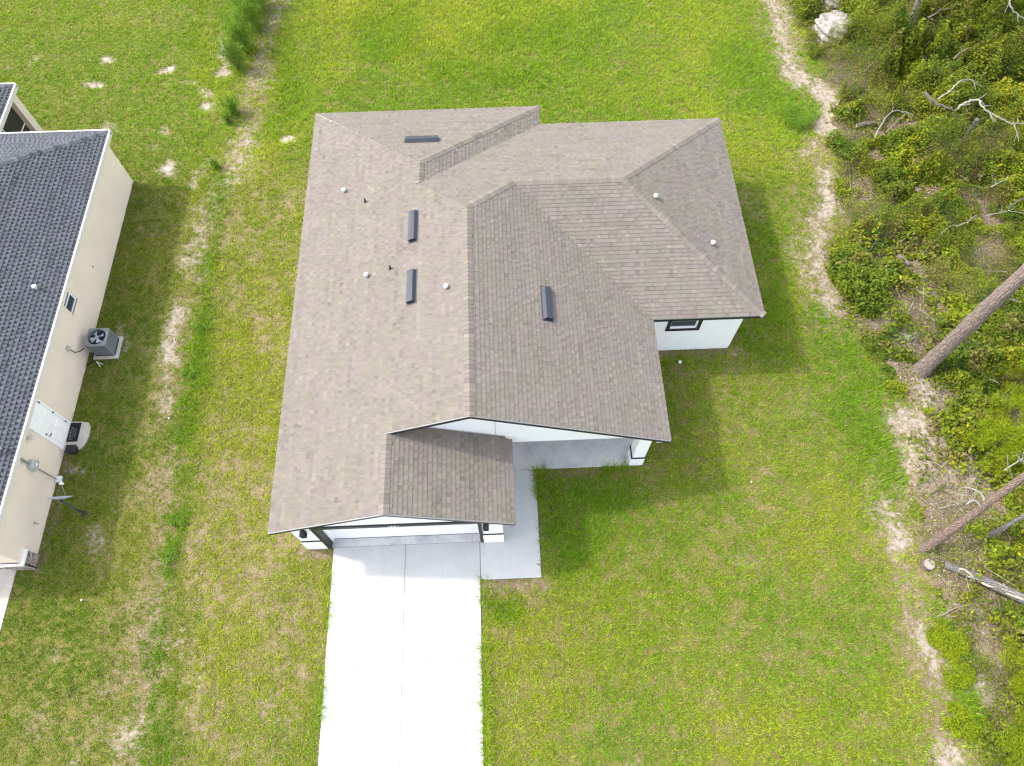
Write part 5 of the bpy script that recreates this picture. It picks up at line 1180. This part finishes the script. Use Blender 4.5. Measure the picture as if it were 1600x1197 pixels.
# shrubs and saplings one can tell apart
SH = [
    ((1345, 462), 1.15, 1.25, 'bush', 'big round glossy leaved bush at the edge of the sand strip', dict(leaf=.15, lumps=26, n=3300, spread=1.15)),
    ((1400, 505), .45, .4, 'bright', 'small leafy bush between the big round bush and the snag', {}),
    ((1245, 185), .95, .7, 'fresh', 'soft bright green bush on the lawn side of the sand track', dict(leaf=.055, asp=.3, n=5200, lumps=12)),
    ((1303, 222), .5, .4, 'fresh', 'low fresh green bush right of the narrow sand track', dict(leaf=.06, asp=.4)),
    ((1342, 236), .5, .45, 'green', 'low dark green bush beside the small dark rock', {}),
    ((1332, 180), .4, .35, 'green', 'little green bush left of the white stick above the sawn log', {}),
    ((1270, 84), .6, .5, 'green', 'leafy bush left of the large pale boulder', dict(lumps=12)),
    ((1352, 66), .8, .7, 'green', 'dense bush right of the large pale boulder', dict(lumps=12)),
    ((1560, 175), 1.0, 1.6, 'yellow', 'tall yellow leaved shrub near the upper right edge', dict(leaf=.12, lumps=12, n=1800)),
    ((1592, 130), .9, 1.7, 'yellow', 'yellow green shrub at the right edge above the yellow shrub', dict(leaf=.12, n=1400)),
    ((1590, 235), .9, 1.2, 'dark', 'dark broad leaved shrub at the right edge under the gnarled limb', dict(leaf=.12)),
    ((1500, 60), 1.1, 1.3, 'green', 'large rounded shrub right of the slim grey trunk', dict(lumps=14)),
    ((1560, 60), 1.1, 1.5, 'dark', 'dark dense shrub in the upper right corner', dict(lumps=14)),
    ((1395, 60), .8, .9, 'green', 'mid green shrub left of the slim grey trunk', {}),
    ((1430, 130), .9, 1.0, 'bright', 'light green shrub left of the dark broken limb', {}),
    ((1380, 290), .9, .7, 'green', 'wide low shrub in the middle of the brush', dict(lumps=12)),
    ((1455, 260), .9, .6, 'bright', 'light green spreading shrub below the short broken trunk', {}),
    ((1480, 375), .95, .8, 'green', 'leafy mound carrying the bleached stick', dict(lumps=13, n=3400)),
    ((1405, 345), .7, .5, 'bright', 'light green low shrub left of the leafy mound', {}),
    ((1580, 345), .7, .7, 'dark', 'dark shrub at the right edge above the big pine trunk', {}),
    ((1545, 28), 1.5, 2.6, 'bright', 'tall bright green shrub mass near the top right corner', dict(leaf=.11, lumps=18, n=7000, spread=1.15)),
    ((1592, 96), 1.3, 2.4, 'green', 'tall green shrub at the right edge above the yellow green shrub', dict(leaf=.11, lumps=16, n=5500, spread=1.15)),
    ((1502, 118), 1.2, 1.5, 'bright', 'bright green shrub above the thin grey arch of dead wood', dict(leaf=.10, lumps=16, n=4200, spread=1.15)),
    ((1470, 90), .9, 1.2, 'green', 'rounded shrub right of the slim grey trunk foot', dict(leaf=.10, lumps=12, n=2600)),
    ((1560, 275), 1.1, 1.2, 'bright', 'light green shrub below the hanging pale twig', dict(leaf=.10, lumps=14, n=3600, spread=1.15)),
    ((1590, 400), .9, .9, 'bright', 'light green shrub at the right edge beside the pine trunk', dict(leaf=.10, lumps=12, n=2400, spread=1.1)),
    ((1560, 520), .9, .8, 'green', 'green shrub below the big pine trunk near the right edge', dict(leaf=.10, lumps=12, n=2400, spread=1.1)),
    ((1380, 215 + 250), .3, .25, 'green', 'tiny shrub at the right foot of the big round bush', {}),
    ((1500, 575), .8, .5, 'green', 'green low shrub right of the big pine base', dict(lumps=12)),
    ((1400, 610), .5, .35, 'bright', 'light green low shrub left of the sandy patch below the pine', {}),
    ((1470, 600), .45, .35, 'green', 'small green shrub right below the pine base', {}),
    ((1520, 828), .35, .35, 'fresh', 'small green shrub at the foot of the thin grey trunk', dict(leaf=.06)),
    ((1585, 775), .6, .5, 'bright', 'leafy shrub just under the leaning red trunk at the right edge', {}),
    ((1590, 820), .45, .4, 'bright', 'small light green shrub above the thin grey trunk', {}),
    ((1505, 745 - 70), .3, .25, 'bright', 'tiny light shrub between pale sticks and sapling', {}),
    ((1480, 1000), .62, .28, 'lime', 'low lime green patch of ground plant beside the thin sand streak', dict(leaf=.085, asp=.28, n=3600, lumps=26, spread=1.25)),
    ((1500, 1055), .5, .22, 'lime', 'lime green ground plant just above the lower sandy patch', dict(leaf=.085, asp=.28, n=2600, lumps=22, spread=1.25)),
    ((1505, 1130), .55, .26, 'lime', 'lime green ground plant nearest the bottom right corner', dict(leaf=.085, asp=.28, n=3000, lumps=24, spread=1.3)),
    ((1585, 955), .4, .3, 'green', 'small green plant by the curled white wood piece', {}),
    ((296, 590), .38, .3, 'fresh', 'clump of green weeds between the two houses', dict(leaf=.06, asp=.35)),
    ((316, 510), .42, .35, 'fresh', 'green weed clump right of the white sand streak', dict(leaf=.06, asp=.35)),
    ((278, 815), .36, .3, 'fresh', 'dark green weed clump left of the white house garage', dict(leaf=.06, asp=.35)),
    ((268, 870), .3, .25, 'fresh', 'smaller weed clump just below the dark green weed clump', dict(leaf=.06, asp=.35)),
]
for (uv, r, h, pal, lab, kw) in SH: shrub(G(*uv), r, h, pal, lab, **kw)
def sapling(uv, r, h, label):
    b = G(*uv); root = empty('pine_sapling', b, label, 'sapling'); mb = MB(); mb.tube(subdiv([b + Vector((0, 0, -.1)), b + Vector((.03, .02, h * .5)), b + Vector((0, .05, h))], 4), list(np.linspace(.03, .01, 9)), 7); mb.build('trunk', M['bark_grey'], root); cs = []
    mb = MB()
    for i in range(34):
        t_ = random.uniform(.3, 1.0); a = random.uniform(0, 6.283); L = r * (1.25 - t_) * random.uniform(.6, 1.1) + .06; p = b + Vector((0, 0, h * t_)); q_ = p + Vector((math.cos(a) * L, math.sin(a) * L, .08)); mb.tube([p, q_], [.01, .004], 5); cs += [q_, p.lerp(q_, .6)]
    mb.build('branch', M['bark_grey'], root); needles(root, cs, .21, 11000, 'lime')
for uv, r, h, lab in (((1540, 705), 1.05, 1.5, 'yellow green pine sapling just above the leaning red trunk'), ((1575, 660), 1.05, 1.7, 'yellow green pine sapling beside the grey tangled branch'), ((1596, 605), .95, 1.8, 'yellow green pine sapling at the right edge below the big pine trunk'),
                      ((1580, 1050), .85, 1.3, 'yellow green pine sapling above the lower right corner'), ((1592, 1165), .95, 1.3, 'yellow green pine sapling in the lower right corner')): sapling(uv, r, h, lab)
plume(G(374, 108), 1.8, .6, 'fresh', 'tall feathery green weed nearest the house in the row', 'row of tall weeds', n=4500)
plume(G(384, 78), 2.2, .85, 'fresh', 'tall feathery green weed second from the near end of the row', 'row of tall weeds', n=9000)
plume(G(392, 45), 2.2, .95, 'fresh', 'bushy feathery weed in the middle of the tall row', 'row of tall weeds', n=9500)
plume(G(400, 15), 2.2, .95, 'fresh', 'tall feathery weed at the top edge of the row', 'row of tall weeds', n=9500)
plume(G(410, -18), 2.1, .9, 'fresh', 'tall feathery weed partly cut off by the top of the view', 'row of tall weeds', n=5000)
plume(G(366, 178), 1.1, .42, 'fresh', 'lone feathery weed below the tall row', n=2600); plume(G(358, 192), .6, .22, 'fresh', 'small feathery weed at the foot of the lone weed', n=900)
plume(G(338, 262), .5, .2, 'fresh', 'small bright weed in the sandy strip between the houses', n=900)
